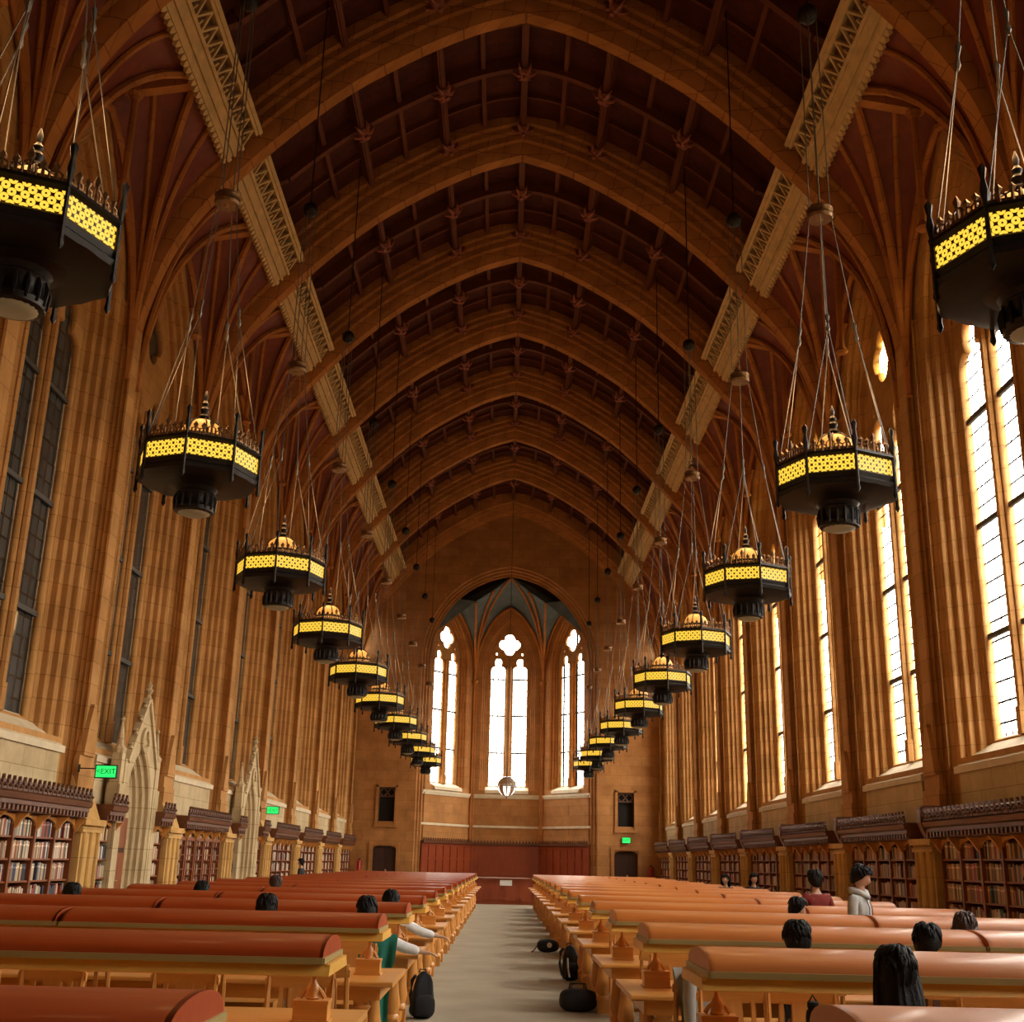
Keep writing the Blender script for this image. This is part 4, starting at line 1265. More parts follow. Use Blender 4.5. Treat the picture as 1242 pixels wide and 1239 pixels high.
def doorway(num, ym):
    e = empty('door_%d' % num, (0, ym, 0)); tag(e, kind='structure')
    def T(u, v, t): return (-(7.98 - t), u, v)         # t out into the hall
    b = MB(); path = pointed(.60, 2.25, 1.15, 0, 10)
    prof = jamb_profile(.42, .36)
    b.grid([[T(p[0], p[1], v - .10) for p in offset_path(path, u)] for (u, v) in prof])
    outer = [(-1.02, 0), (1.02, 0), (1.02, 3.35), (.86, 3.45), (.08, 4.62), (-.08, 4.62), (-.86, 3.45), (-1.02, 3.35)]
    b.add(plate(outer, [offset_path(path, .36)], .02, 0), lambda u, v, t: T(u, v, .30+t))
    for s in (-1, 1):
        b.prism([(s*1.02, 0), (s*1.02, 3.35), (s*1.02, 3.35), (s*1.02, 0)], lambda u, v: T(u, v, 0), lambda u, v: T(u, v, .32)) if False else None
        b.prism([(s*.98, 0), (s*1.12, 0), (s*1.12, 3.4), (s*.98, 3.4)], lambda u, v: T(u, v, -.05), lambda u, v: T(u, v, .34))
    # raking copings of the gable
    for s in (-1, 1):
        b.bar(T(s*.98, 3.35, .30), T(s*.03, 4.72, .30), .10, .14, up=(1,0,0))
        for q in range(4):
            t = .15 + q*.22; p = T(s*(.98-.95*t), 3.35+1.37*t+.08, .32)
            b.lathe([(0,-.05),(.06,-.01),(.03,.05),(.055,.08),(0,.12)], p, 6)
    b.lathe([(.05,0),(.07,.05),(.04,.12),(.10,.20),(.05,.26),(.07,.32),(0,.40)], T(0, 4.70, .30), 8)
    link('stone_surround', b.mesh('stone_surround', M['stone_pale'], 35), e); e.location.y = 0
    for v in e.children[0].data.vertices: v.co.y += 0
    b = MB()      # tracery blind circle in the gable
    b.add(plate(foils(0, 3.86, 24, 0, .26, 0, 24), [foils(0, 3.86, 3, .09, .11, pi/2)], .03, .01), lambda u, v, t: T(u, v, .34+t))
    b.build('gable_roundel', M['stone_pale'], e)
    for s in (-1, 1):
        b = MB(); x, y, _ = T(s*1.22, 0, .22)
        b.box(x-.13, x+.13, y-.13, y+.13, 0, 2.9); b.box(x-.10, x+.10, y-.10, y+.10, 2.9, 3.5)
        b.lathe([(.13,3.5),(.15,3.58),(.08,3.66),(.05,3.95),(.02,4.12),(.05,4.16),(0,4.24)], (x, y, 0), 8)
        b.build('pinnacle_buttress', M['stone_pale'], e, smooth=30)
    b = MB(); b.box(-8.06, -8.02, -.66, .66, 0.01, 3.3); l = b.build('door_leaf', M['door'], e)
    b = MB()
    for u0 in (-.55, .05):
        for z0, z1 in ((.15,.8),(.9,1.6),(1.7,2.3)): b.box(-8.03, -7.99, u0, u0+.5, z0, z1)
    b.build('door_panel', M['case'], e)
    b = MB(); b.lathe([(0,0),(.04,.03),(0,.06)], (-7.97, .12, 1.02), 8); b.build('door_handle', M['tracery_gold'], e)
    e.location.y = ym
doorway(3, 24.65); doorway(4, 35.65)

# ------------------------------------------------------------------ exit signs
M['exit_green'] = glow('exit_green', (.02,.75,.12), 1.1, (.0,.3,.05))
M['exit_ink'] = plain('exit_ink', (.002,.03,.006), .6)
def text_mesh(txt, size, m, depth=.002):
    cu = bpy.data.curves.new('t', 'FONT'); cu.body = txt; cu.size = size; cu.extrude = depth; cu.align_x = 'CENTER'; cu.align_y = 'CENTER'
    ob = bpy.data.objects.new('t', cu); COL.objects.link(ob)
    me = bpy.data.meshes.new_from_object(ob.evaluated_get(bpy.context.evaluated_depsgraph_get()))
    bpy.data.objects.remove(ob); bpy.data.curves.remove(cu)
    me.materials.clear(); me.materials.append(m); return me
def exit_sign(x, y, z, label, bracket, w=.36, h=.20, arrow=True):
    e = empty('exit_sign', (x, y, z)); tag(e, label, 'exit sign', 'green exit signs')
    b = MB(); b.box(-w/2-.02, w/2+.02, -.03, .03, -h/2-.02, h/2+.02); b.build('housing', M['iron'], e)
    b = MB(); b.box(-w/2, w/2, -.034, -.03, -h/2, h/2); f = b.build('green_face', M['exit_green'], e)
    o = link('lettering', text_mesh(('<' if arrow else '') + 'EXIT', h*.66, M['exit_ink']), f); o.rotation_euler = (pi/2, 0, 0); o.location = (0, -.037, 0)
    if bracket:
        b = MB(); b.tube([(-w/2-.02, 0, .05), (bracket, 0, .05)], .012, 6); b.tube([(bracket, 0, .12), (bracket, 0, -.02)], .02, 6); b.build('bracket', M['iron'], e)
    return e
exit_sign(-7.30, 21.45, 3.0, 'green lit exit sign on a bracket just before the first stone doorway', -.50)
exit_sign(-7.45, 38.0, 3.0, 'green lit exit sign beyond the second stone doorway', -.40)
exit_sign(6.15, END_Y-.13, 2.78, 'small green exit sign above the dark door of the end wall', 0, .40, .26, False)

# ------------------------------------------------------------------ desk at the far end, hanging globe
e = empty('service_desk', (0, 50.4, 0)); tag(e, 'panelled red-brown service desk closing the far end of the aisle', 'desk')
b = MB(); b.box(-2.6, 2.6, -.32, .32, 0, .98); b.build('body', M['panel'], e)
b = MB(); b.box(-2.7, 2.7, -.42, .42, .98, 1.04); b.build('countertop', M['case'], e)
for j in range(8):
    b = MB(); x = -2.45 + .62*j
    for r_ in ((x, x+.54, .12, .17), (x, x+.54, .85, .90), (x, x+.05, .12, .90), (x+.49, x+.54, .12, .90)): b.box(r_[0], r_[1], -.345, -.31, r_[2], r_[3])
    b.build('front_panel', M['panel'], e)
b = MB(); b.box(-.25, .25, -.012, 0, 0, .22); o = b.build('paper_notice', M['paper']); o.location = (.05, 50.4-.345, .74)
tag(o, 'white notice on the front of the far service desk', 'notice')
e = empty('hanging_globe', (0, 56.6, 5.05)); tag(e, 'globe whitened by backlight, hanging on a long rod before the middle apse window', 'hanging globe')
mg, nt, bb = mat('globe_backlit_white'); bb.inputs['Base Color'].default_value = (.9,.9,.86,1); bb.inputs['Roughness'].default_value = .03  # painted globe made as pale glass; the whiteness stands for backlight
bb.inputs['Transmission Weight'].default_value = .85; bb.inputs['IOR'].default_value = 1.2
b = MB(); b.lathe([(0,-.46)] + [(.46*sin(pi*k/14), -.46*cos(pi*k/14)) for k in range(1, 14)] + [(0,.46)], n=24); b.build('globe', mg, e, smooth=60)
b = MB()
b.tube([(.475*cos(2*pi*k/28), .475*sin(2*pi*k/28), 0) for k in range(29)], .014, 5)
b.tube([(0, .475*cos(2*pi*k/28), .475*sin(2*pi*k/28)) for k in range(29)], .012, 5)
b.lathe([(0,-.58),(.04,-.54),(.02,-.50),(.06,-.47)], n=8); b.lathe([(.07,.46),(.03,.52),(.05,.58),(.01,.62)], n=8)
b.build('brass_frame', M['bronze'], e, smooth=50)
b = MB(); b.tube([(0,0,.6),(0,0,15.4)], .012, 5); b.build('hanging_rod', M['iron'], e)

# fire extinguishers by the end-wall corners
M['red_paint'] = plain('red_paint', (.45,.02,.015), .3)
for s in (-1, 1):
    e = empty('fire_extinguisher', (s*7.35, END_Y-.34, 0.0)); tag(e, 'small red fire extinguisher on the end wall beside the dark door, %s' % ('doorway-wall corner' if s < 0 else 'sunny-wall corner'), 'fire extinguisher')
    b = MB(); b.lathe([(.14,0),(.14,.02),(.02,.03),(.02,.98),(.12,.99),(.12,1.0)], n=12); b.build('stand', M['iron'], e, smooth=30)
    b = MB(); b.T = lambda x, y, z: (x, y, z+1.0); b.lathe([(.09,.0),(.11,.02),(.11,.42),(.08,.50),(.03,.54)], n=14); b.build('cylinder_body', M['red_paint'], e, smooth=40)
    b = MB(); b.T = lambda x, y, z: (x, y, z+1.0); b.box(-.05,.05,-.02,.02,.54,.60); b.tube([(.05,0,.56),(.12,0,.50),(.13,0,.25)], .012, 6); b.box(-.03,.03,.10,.16,.2,.3); b.build('valve_hose', M['black'], e)

# ------------------------------------------------------------------ bags
def blob(b, c, hx, hy, hz, p=3.2, nu=20, nv=12, seed=1, amp=.05, taper=0):
    rnd = random.Random(seed); ph = [rnd.uniform(0, 6.28) for _ in range(6)]
    def sg(v, e): return math.copysign(abs(v)**e, v)
    rows = []
    for i in range(nv+1):
        f = -pi/2 + pi*i/nv; r = []
        for j in range(nu):
            a = 2*pi*j/nu
            k = 1 - taper*(.5+.5*sin(f)) + amp*sin(3*a+ph[0]+2*f) + amp*.6*sin(5*a+ph[1]-3*f+ph[2])
            e2 = 2/p
            r.append((c[0] + hx*k*sg(cos(f), e2)*sg(cos(a), e2), c[1] + hy*k*sg(cos(f), e2)*sg(sin(a), e2), c[2] + hz*sg(sin(f), e2)*(1+amp*.4*sin(2*a+ph[3]))))
        rows.append(r)
    b.grid(rows, close=True)
def backpack(x, y, rz, label, h=.48, w=.17, stripe=False, seed=1):
    e = empty('backpack', (x, y, 0), rz); tag(e, label, 'bag')
    b = MB(); blob(b, (0, 0, h*.48), w, .12, h*.475, 3.6, 28, 18, seed=seed, amp=.07, taper=.62); b.lathe([(.05,0),(.09,0)], n=8) if False else None
    b.build('pack_body', M['black'], e, smooth=50)
    b = MB(); blob(b, (0, -.11, h*.28), w*.78, .055, h*.22, 4, 20, 12, seed+1, taper=.2); b.build('front_pocket', M['black'], e, smooth=50)
    for s in (-1, 1):
        b = MB(); b.tube([(s*w*.45, .09, h*.86), (s*w*.6, .16, h*.75), (s*w*.65, .17, h*.45), (s*w*.6, .10, h*.12)], [.018,.024,.024,.014], 6); b.build('shoulder_strap', M['black'], e, smooth=50)
    b = MB(); b.tube([(-.04, .06, h*.93), (-.03, .06, h*1.0), (.03, .06, h*1.0), (.04, .06, h*.93)], .010, 5); b.build('carry_loop', M['black'], e)
    if stripe:
        b = MB()
        for s in (-1, 1): b.tube([(s*w*.55, -.125, h*.62), (s*w*.62, -.175, h*.35), (s*w*.45, -.165, h*.12)], .014, 5)
        b.build('pale_piping', M['white_plastic'], e)
    return e
backpack(-.93, 13.9, .2, 'upright black backpack on the carpet at the doorway-side edge of the aisle', .50, .17, seed=3)
backpack(.98, 18.6, .3, 'black backpack with pale piping standing by the window-side tables', .52, .17, True, seed=5)
e = empty('duffel_bag', (.86, 14.85, 0), .1); tag(e, 'squat black duffel bag lying at the window-side edge of the aisle', 'bag')
b = MB(); blob(b, (0, 0, .125), .22, .13, .125, 3.5, seed=8); b.build('bag_body', M['black'], e, smooth=50)
b = MB(); b.tube([(-.10,-.1,.2),(-.08,-.06,.31),(.08,-.06,.31),(.10,-.1,.2)], .012, 6); b.tube([(-.10,.1,.2),(-.08,.06,.30),(.08,.06,.30),(.10,.1,.2)], .012, 6); b.build('handle', M['black'], e)
e = empty('shoulder_bag', (.84, 24.2, 0), .1); tag(e, 'low black shoulder bag with a white badge, farther along the aisle by the window-side tables', 'bag')
b = MB(); blob(b, (0, 0, .12), .21, .13, .12, 3, seed=9); b.build('bag_body', M['black'], e, smooth=50)
b = MB(); b.lathe([(0,-.01),(.05,-.008),(.05,0)], (0,0,0), 12); o = b.build('badge', M['white_plastic'], e); o.rotation_euler = (pi/2, 0, 0); o.location = (.02, -.132, .14)
b = MB(); b.tube([(-.2,0,.12),(-.29,-.05,.02),(-.33,-.12,.014)], .012, 6); b.build('strap', M['black'], e)
e = empty('fallen_strap_bag', (-1.02, 22.2, 0), 0) if False else None

# ------------------------------------------------------------------ draped coats
def coat(x0, x1, y, ztop, zbot, m, label, seed, back=.10):
    """cloth thrown over a chair back: front fall toward the camera and a short fall behind"""
    rnd = random.Random(seed); ph = [rnd.uniform(0, 6.28) for _ in range(4)]
    e = empty('draped_coat', ((x0+x1)/2, y, 0)); tag(e, label, 'coat')
    W = (x1-x0)/2; nx = 26; b = MB()
    def fold(u, z, k=1): return .022*k*sin(11*u/W*.6+ph[0]+z*3) + .012*k*sin(23*u/W*.5+ph[1])
    rows = []
    prof = [(.05, ztop-.28), (.045, ztop-.12), (.035, ztop-.02), (0, ztop+.015), (-.04, ztop-.02)]
    n = 12
    for k in range(1, n+1): prof.append((-.05 - .03*sin(k/n*2.6), ztop-.02 - (ztop-.02-zbot)*k/n))
    for i, (yy, z) in enumerate(prof):
        t = max(0, (ztop - z)/(ztop - zbot)); r = []
        for j in range(nx+1):
            u = -W + 2*W*j/nx
            w = 1 + .12*sin(3*t+ph[2]) - .15*t
            r.append((u*w, yy + fold(u, z, min(1, t*2)+.15)*(1 if yy < 0 else -.3), z - (.04*sin(u/W*2.5+ph[3]) if i in (0, len(prof)-1) else 0)))
        rows.append(r)
    b.grid(rows); b.grid([[(p[0], p[1]+.008, p[2]) for p in r] for r in rows])
    b.build('cloth', m, e, smooth=60)
    b = MB()
    b.tube([(-W*.55, -.06, ztop-.01), (-W*.62, -.10, ztop-.18), (-W*.60, -.095, zbot+.20)], [.05,.045,.035], 8); b.build('sleeve', m, e, smooth=60)
    return e
M['teal'] = plain('teal_cloth', (.02,.22,.17), .8, var=.2, scale=6)
M['grey_cloth'] = plain('grey_cloth', (.42,.40,.35), .85, var=.12, scale=8)
cx, cy_, cr_ = FIXED[(3,-1,0,0)]
coat(cx-.02, cx+.34, cy_-.27, .97, .16, M['teal'], 'teal coat hung over the aisle-end chair below the stretched-out white sleeve', 4)
cx, cy_, cr_ = FIXED[(2,1,0,0)]
coat(cx-.24, cx+.24, cy_-.27, .99, .30, M['grey_cloth'], 'pale grey coat draped over an aisle-end chair, window side', 6)

# ------------------------------------------------------------------ things on the tables
e = empty('water_bottle', (1.57, 6.50, .765)); tag(e, 'black-topped white water bottle standing on the second window-side table', 'bottle')
b = MB(); b.lathe([(.036,0),(.04,.01),(.04,.115)], n=16); b.build('white_base', M['white_plastic'], e, smooth=40)
b = MB(); b.lathe([(.040,.115),(.040,.18),(.036,.205),(.026,.22)], n=16); b.build('bottle_body', M['black'], e, smooth=40)
b = MB(); b.lathe([(.024,.22),(.03,.225),(.03,.25),(.018,.255)], n=16); b.tube([(-.025,0,.245),(0,0,.285),(.025,0,.245)], .006, 5); b.build('cap', M['black'], e, smooth=40)
e = empty('paper_cup', (1.62, 12.0, .765)); tag(e, 'white paper cup beside a red tin on the fourth window-side table', 'cup')
b = MB(); b.lathe([(.028,0),(.04,.14),(.034,.14),(.024,.01)], n=16); b.build('cup', M['white_plastic'], e, smooth=40)
b = MB(); b.lathe([(.044,.136),(.044,.146),(.036,.155),(0,.155)], n=16); b.build('lid', M['white_plastic'], e, smooth=40)
e = empty('red_tin', (1.85, 12.02, .765)); tag(e, 'dark red tin canister near the aisle end of the fourth window-side table', 'canister')
b = MB(); b.box(-.065,.065,-.06,.06,0,.19); b.build('tin_body', M['red_paint'], e)
b = MB(); b.box(-.067,.067,-.062,.062,.19,.205); b.build('tin_lid', M['case'], e)
e = empty('open_laptop', (-4.15, 20.3, .765), .15); tag(e, 'open silver laptop on the seventh doorway-side table', 'laptop')
b = MB(); b.box(-.16,.16,-.11,.11,0,.015); b.build('keyboard_base', M['steel'], e)
b = MB(); b.T = lambda x, y, z: (x, y+.11+z*.25, z+.015); b.box(-.16,.16,0,.008,0,.21); b.build('screen_lid', M['white_plastic'], e)
for (x, k, m_, nm) in ((1.45, 8, 'paper', 'open papers'), (1.9, 10, 'paper', 'white sheets')):
    e = empty('sheet_of_paper', (x, ROW0+ROWD*k-.45, .766), .3); tag(e, 'white paper lying on the %s window-side table' % ORD[k], 'paper')
    b = MB(); b.box(-.11,.11,-.15,.15,0,.003); b.build('sheet', M['paper'], e)
# ------------------------------------------------------------------ people
def skin_mesh(chains, root, sub=1):
    """chains: lists of (name or None, (x,y,z), r); shared names join"""
    verts, rad, edges, ids = [], [], [], {}
    for ch in chains:
        prev = None
        for (nm, p, r) in ch:
            if nm is not None and nm in ids: i = ids[nm]
            else:
                i = len(verts); verts.append(p); rad.append(r)
                if nm is not None: ids[nm] = i
            if prev is not None and (prev, i) not in edges: edges.append((prev, i))
            prev = i
    me = bpy.data.meshes.new('sk'); me.from_pydata(verts, edges, [])
    ob = bpy.data.objects.new('sk', me); COL.objects.link(ob)
    md = ob.modifiers.new('Skin', 'SKIN'); md.use_smooth_shade = True; md.branch_smoothing = .4
    if not me.skin_vertices: me.attributes  # layer is made with the modifier
    for i, sv in enumerate(me.skin_vertices[0].data):
        r = rad[i]; sv.radius = r if isinstance(r, tuple) else (r, r); sv.use_root = (i == ids[root])
    ss = ob.modifiers.new('Sub', 'SUBSURF'); ss.levels = sub; ss.render_levels = sub
    out = bpy.data.meshes.new_from_object(ob.evaluated_get(bpy.context.evaluated_depsgraph_get()))
    bpy.data.objects.remove(ob); bpy.data.meshes.remove(me)
    return out
def head_pts(nu=28, nv=20):
    rows = []
    for i in range(nv+1):
        f = -pi/2 + pi*i/nv; r = []
        for j in range(nu):
            a = 2*pi*j/nu                       # a = 0 front (+y)
            x = .074*cos(f)*sin(a); y = .094*cos(f)*cos(a); z = .118*sin(f)
            if z < 0: k = 1 - .34*(-z/.118)**1.5; x *= k; y *= (k if y > 0 else k*.92)
            fr = max(0, cos(a))
            if fr > 0:
                y += .022*math.exp(-((a if a < pi else a-2*pi)/.16)**2) * math.exp(-((z+.022)/.020)**2)      # nose
                y -= .008*math.exp(-((abs(a if a < pi else a-2*pi)-.38)/.16)**2) * math.exp(-((z-.008)/.016)**2)   # eye sockets
                y += .005*math.exp(-((a if a < pi else a-2*pi)/.30)**2) * math.exp(-((z+.062)/.012)**2)      # lips
                y += .010*math.exp(-((a if a < pi else a-2*pi)/.35)**2) * math.exp(-((z+.102)/.02)**2)       # chin
            r.append((x, y, z))
        rows.append(r)
    return rows
def add_head(b, R, c):
    b.T = lambda x, y, z: tuple(R @ Vector((x, y, z)) + c)
    b.grid(head_pts(), close=True)
    for s in (-1, 1):                            # ears
        b.tube([(s*.070,-.002,-.03), (s*.082,-.006,-.012), (s*.086,-.010,.008), (s*.078,-.004,.022)], [.008,.013,.014,.007], 8)
    b.T = None
def hair_mesh(m, long=0.0, fringe=34, vol=1.12, seed=1, bun=False):
    rnd = random.Random(seed); b = MB(); nu = 56; nv = 14; rows = [[] for _ in range(nv+1)]
    for j in range(nu):
        a = 2*pi*j/nu; aa = a if a < pi else 2*pi-a      # 0 front .. pi back
        if aa < .9: e0 = fringe
        elif aa < 1.6: e0 = fringe + (-12-fringe)*(aa-.9)/.7
        else: e0 = -12 + (-46+12)*min(1, (aa-1.6)/.7)
        w = rnd.uniform(-.02, .02)
        for i in range(nv+1):
            f = radians(e0 + (90-e0)*i/nv); k = vol + w*.5*cos(f) + .014*sin(7*a+i*.9+seed) + .012*sin(16*a-i*.6+seed*2) + .02*sin(2*a+seed)
            cf = max(0, cos(f))**.68; x = .089*k*cf*sin(a); y = .099*k*cf*cos(a) - .004; z = .117*k*sin(f)
            if z < 0 and aa > 1.2: x *= 1-.12*(-z/.118)
            rows[i].append((x, y, z))
    b.grid(rows, close=True)
    if long:
        low = [rows[0][j] for j in range(nu)]
        sel = [j for j in range(nu) if min(2*pi*j/nu, 2*pi-2*pi*j/nu) > 1.45]
        for layer in (0, 1):
            g = []
            for i in range(-5, 9):
                t = max(0, i)/8; r = []
                for j in sel:
                    p = rows[2-min(0, i)][j]; a = 2*pi*j/nu
                    r.append((p[0]*(1.06+.25*sin(t*2.2)-.15*t) + .006*sin(13*a), p[1]*(1.02+.15*t) - .03*sin(t*pi)-.02*t + (.012 if layer else 0) + .006*sin(17*a+t), p[2] - long*t - .012*sin(5*a)*t))
                g.append(r)
            b.grid(g)
    for q in range(90):                          # loose tufts break the outline
        a = rnd.uniform(0, 2*pi); back = abs(a-pi) < 1.7
        f0 = radians(rnd.uniform(25, 88)); f1 = f0 - radians(rnd.uniform(25, 45))
        f1 = max(f1, radians(-38 if back else fringe-6)); da = rnd.uniform(-.5, .5); k0 = vol*rnd.uniform(1.0, 1.05); pts = []
        for i in range(4):
            t = i/3; f = f0 + (f1-f0)*t; aa = a + da*t; k = k0 + .05*t*rnd.uniform(.3, 1.0)
            cf = max(0, cos(f))**.62; pts.append((.090*k*cf*sin(aa), .099*k*cf*cos(aa)-.004, .117*k*sin(f)))
        b.tube(pts, [.006,.012,.010,.002], 5)
    if bun: b.lathe([(0,-.045),(.035,-.03),(.05,0),(.035,.03),(0,.045)], (0, -.115, .05), 12)
    return b.mesh('hair', m, 70)
def hand(chains, wnm, wrist, d, side, palm_dn=Vector((0,0,-1)), tag_='r', curl=.5):
    d = d.normalized(); across = d.cross(palm_dn).normalized()*side
    w = wrist; pm = w + d*.055
    chains.append([(wnm, tuple(w), .024), ('palm'+tag_, tuple(pm), (.042, .024))])
    for q, (off, ln) in enumerate(((.030,.070),(.010,.080),(-.010,.076),(-.028,.058))):
        k = pm + d*.035 + across*off
        p1 = k + d*ln*.45 + palm_dn*ln*.10*curl; p2 = p1 + d*ln*.33 + palm_dn*ln*.30*curl; p3 = p2 + d*ln*.20 + palm_dn*ln*.35*curl
        chains.append([('palm'+tag_, None, None), (None, tuple(k), .013), (None, tuple(p1), .012), (None, tuple(p2), .011), (None, tuple(p3), .0095)])
    t0 = w + d*.03 + across*.03; t1 = t0 + d*.03 + across*.022 + palm_dn*.006; t2 = t1 + d*.03 + across*.006 + palm_dn*.01
    chains.append([('palm'+tag_, None, None), (None, tuple(t0), .015), (None, tuple(t1), .013), (None, tuple(t2), .011)])

HAIRM = {'black': plain('black_hair', (.006,.0045,.004), .55, spec=.25, bump=.3, scale=60), 'brown': plain('brown_hair', (.05,.02,.010), .5, var=.4, scale=60, bump=.4)}
SKINM = {'light': plain('skin_light', (.56,.33,.22), .55), 'tan': plain('skin_tan', (.42,.24,.14), .55)}
def cloth(name, col): return plain(name, col, .85, var=.15, scale=9, bump=.25)
CL = {'white': cloth('white_shirt', (.72,.70,.68)), 'black': cloth('black_jacket', (.02,.018,.02)), 'red': cloth('red_sweater', (.20,.018,.012)), 'grey': cloth('grey_hoodie', (.46,.46,.44)),
      'taupe': cloth('taupe_sweater', (.24,.17,.13)), 'navy': cloth('navy_top', (.04,.05,.10)), 'jeans': cloth('dark_jeans', (.03,.04,.07)), 'green': cloth('green_top', (.06,.10,.06)), 'brown': cloth('brown_top', (.14,.07,.04))}
SHOE = plain('dark_shoes', (.02,.018,.016), .5); EYEW = plain('eye_white', (.8,.78,.74), .2); LIP = plain('lips', (.40,.13,.10), .5)
def person(x, y, rz, label, pose='sit', hair='black', long=0.0, top='white', skin='light', head=(0, 0), arms='table', scale=1.0, seed=1, hood=False, dz=0, bun=False):
    e = empty('person', (x, y, dz), rz); e.scale = (scale,)*3
    tag(e, label, 'person')
    V = Vector
    if pose == 'sit':
        P = {'pel': V((0,-.04,.56)), 'wa': V((0,-.05,.70)), 'ch': V((0,-.02,.88)), 'nb': V((0,.0,1.00)), 'nk': V((0,.02,1.06)), 'hd': V((0,.045,1.185))}
        legs = [[(s*.095,-.03,.54), (s*.12,.36,.54), (s*.12,.38,.10)] for s in (-1, 1)]
    else:
        P = {'pel': V((0,0,.93)), 'wa': V((0,-.01,1.06)), 'ch': V((0,.0,1.24)), 'nb': V((0,.0,1.38)), 'nk': V((0,.01,1.44)), 'hd': V((0,.03,1.555))}
        legs = [[(s*.09,0,.90), (s*.10,.02,.49), (s*.11,-.01,.09)] for s in (-1, 1)]
    sh = P['nb'].z - .035
    A = {}
    for s in (-1, 1):
        S = V((s*.165, P['nb'].y-.01, sh))
        if arms == 'table' and pose == 'sit': E = V((s*.235, .13, .83)); W = V((s*.14, .34, .805)); D = V((-s*.5, 1, -.05))
        elif arms == 'out' and s > 0: E = V((.36, .08, .85)); W = V((.56, .16, .80)); D = V((1, .25, -.15))
        elif arms == 'out': E = V((-.235, .13, .83)); W = V((-.14, .34, .805)); D = V((.5, 1, 0))
        elif arms == 'chin' and s > 0: E = V((.20, .24, .82)); W = V((.10, .17, 1.03)); D = V((-.2, -.1, 1))
        elif arms == 'chin': E = V((-.235, .13, .83)); W = V((-.12, .34, .805)); D = V((.5, 1, 0))
        else: E = S + V((s*.06, .0, -.28)); W = E + V((-s*.02, .16, -.18)); D = V((-s*.3, .8, -.5))
        A[s] = (S, E, W, D.normalized())
    pel, wa, ch, nb, nk = [tuple(P[k]) for k in ('pel','wa','ch','nb','nk')]
    base = [('pel', pel, (.145,.11)), ('wa', wa, (.125,.095)), ('ch', ch, (.15,.105)), ('nb', nb, (.07,.062)), ('nk', nk, .052), ('hd0', tuple(P['nk']*.4+P['hd']*.6), .05)]
    ch_b = [[(n, p, (r if not isinstance(r, tuple) else (r[0]*.9, r[1]*.9))) for n, p, r in base]]
    for s in (-1, 1):
        S, E, W, D = A[s]; t = 'lr'[s > 0]
        ch_b.append([('ch', None, None), ('S'+t, tuple(S), .052), ('E'+t, tuple(E), .037), ('W'+t, tuple(W), .030)])
        hand(ch_b, 'W'+t, W, D, s, tag_=t, curl=.5)
        L = legs[0 if s < 0 else 1]
        an = V(L[2])
        ch_b.append([('pel', None, None), ('H'+t, L[0], .075), ('K'+t, L[1], .052), ('A'+t, L[2], .034), ('F'+t, tuple(an+V((0,.10,-.055))), .03)])
    me = skin_mesh(ch_b, 'pel')
    b = MB(); b.add(me, lambda x, y, z: (x, y, z))
    R = Matrix.Rotation(radians(head[0]), 3, 'Z') @ Matrix.Rotation(radians(-head[1]), 3, 'X')
    add_head(b, R, P['hd'])
    b.build('body', SKINM[skin], e, smooth=80)
    HT = Matrix.Translation(P['hd']) @ R.to_4x4()
    h = link('hair', hair_mesh(HAIRM[hair], long, seed=seed, bun=bun), e); h.matrix_local = HT
    g = MB()
    for s in (-1, 1): g.lathe([(0,-.009),(.007,-.006),(.010,0),(.007,.006),(0,.009)], (s*.030, .074, .008), 8)
    o = g.build('eyes', EYEW, e, smooth=60); o.matrix_local = HT
    g = MB(); g.tube([(-.022,.080,-.060),(-.010,.090,-.058),(0,.092,-.060),(.010,.090,-.058),(.022,.080,-.060)], [.002,.005,.005,.005,.002], 6)
    o = g.build('mouth', LIP, e, smooth=60); o.matrix_local = HT
    # shirt
    tc_ = [[('pel', pel, (.160,.125)), ('wa', wa, (.145,.115)), ('ch', ch, (.172,.125)), ('nb', (nb[0], nb[1], nb[2]-.015), (.085,.075))]]
    for s in (-1, 1):
        S, E, W, D = A[s]; t = 'lr'[s > 0]; W2 = E + (W-E)*.93
        tc_.append([('ch', None, None), ('S'+t, tuple(S), .070), ('E'+t, tuple(E), .060), ('W'+t, tuple(W2), .048)])
    o = link('shirt', skin_mesh(tc_, 'pel'), e); o.data.materials.append(CL[top])
    if hood:
        g = MB(); g.tube([(-.10,.03,nk[2]-.04),(-.09,-.06,nk[2]-.03),(0,-.10,nk[2]-.02),(.09,-.06,nk[2]-.03),(.10,.03,nk[2]-.04),(0,.09,nk[2]-.09),(-.10,.03,nk[2]-.04)], .034, 8)
        g.build('hood', CL[top], e, smooth=70)
        g = MB()
        for s in (-1, 1): g.tube([(s*.035,.085,nk[2]-.10),(s*.04,.118,nk[2]-.2),(s*.045,.118,nk[2]-.30)], .004, 4)
        g.build('drawstring', M['black'], e)
    pc = [[('pel', pel, (.155,.118))]]
    for s in (-1, 1):
        L = legs[0 if s < 0 else 1]; t = 'lr'[s > 0]
        pc.append([('pel', None, None), ('H'+t, L[0], .092), ('K'+t, L[1], .068), ('A'+t, L[2], .052)])
    o = link('trousers', skin_mesh(pc, 'pel'), e); o.data.materials.append(CL['jeans'])
    for s in (-1, 1):
        L = legs[0 if s < 0 else 1]; g = MB(); c = V(L[2])
        blob(g, (c.x, c.y+.055, .045), .048, .13, .045, 2.6, 14, 8, seed, .02); g.build('shoe', SHOE, e, smooth=60)
    return e
_sm = skin_mesh
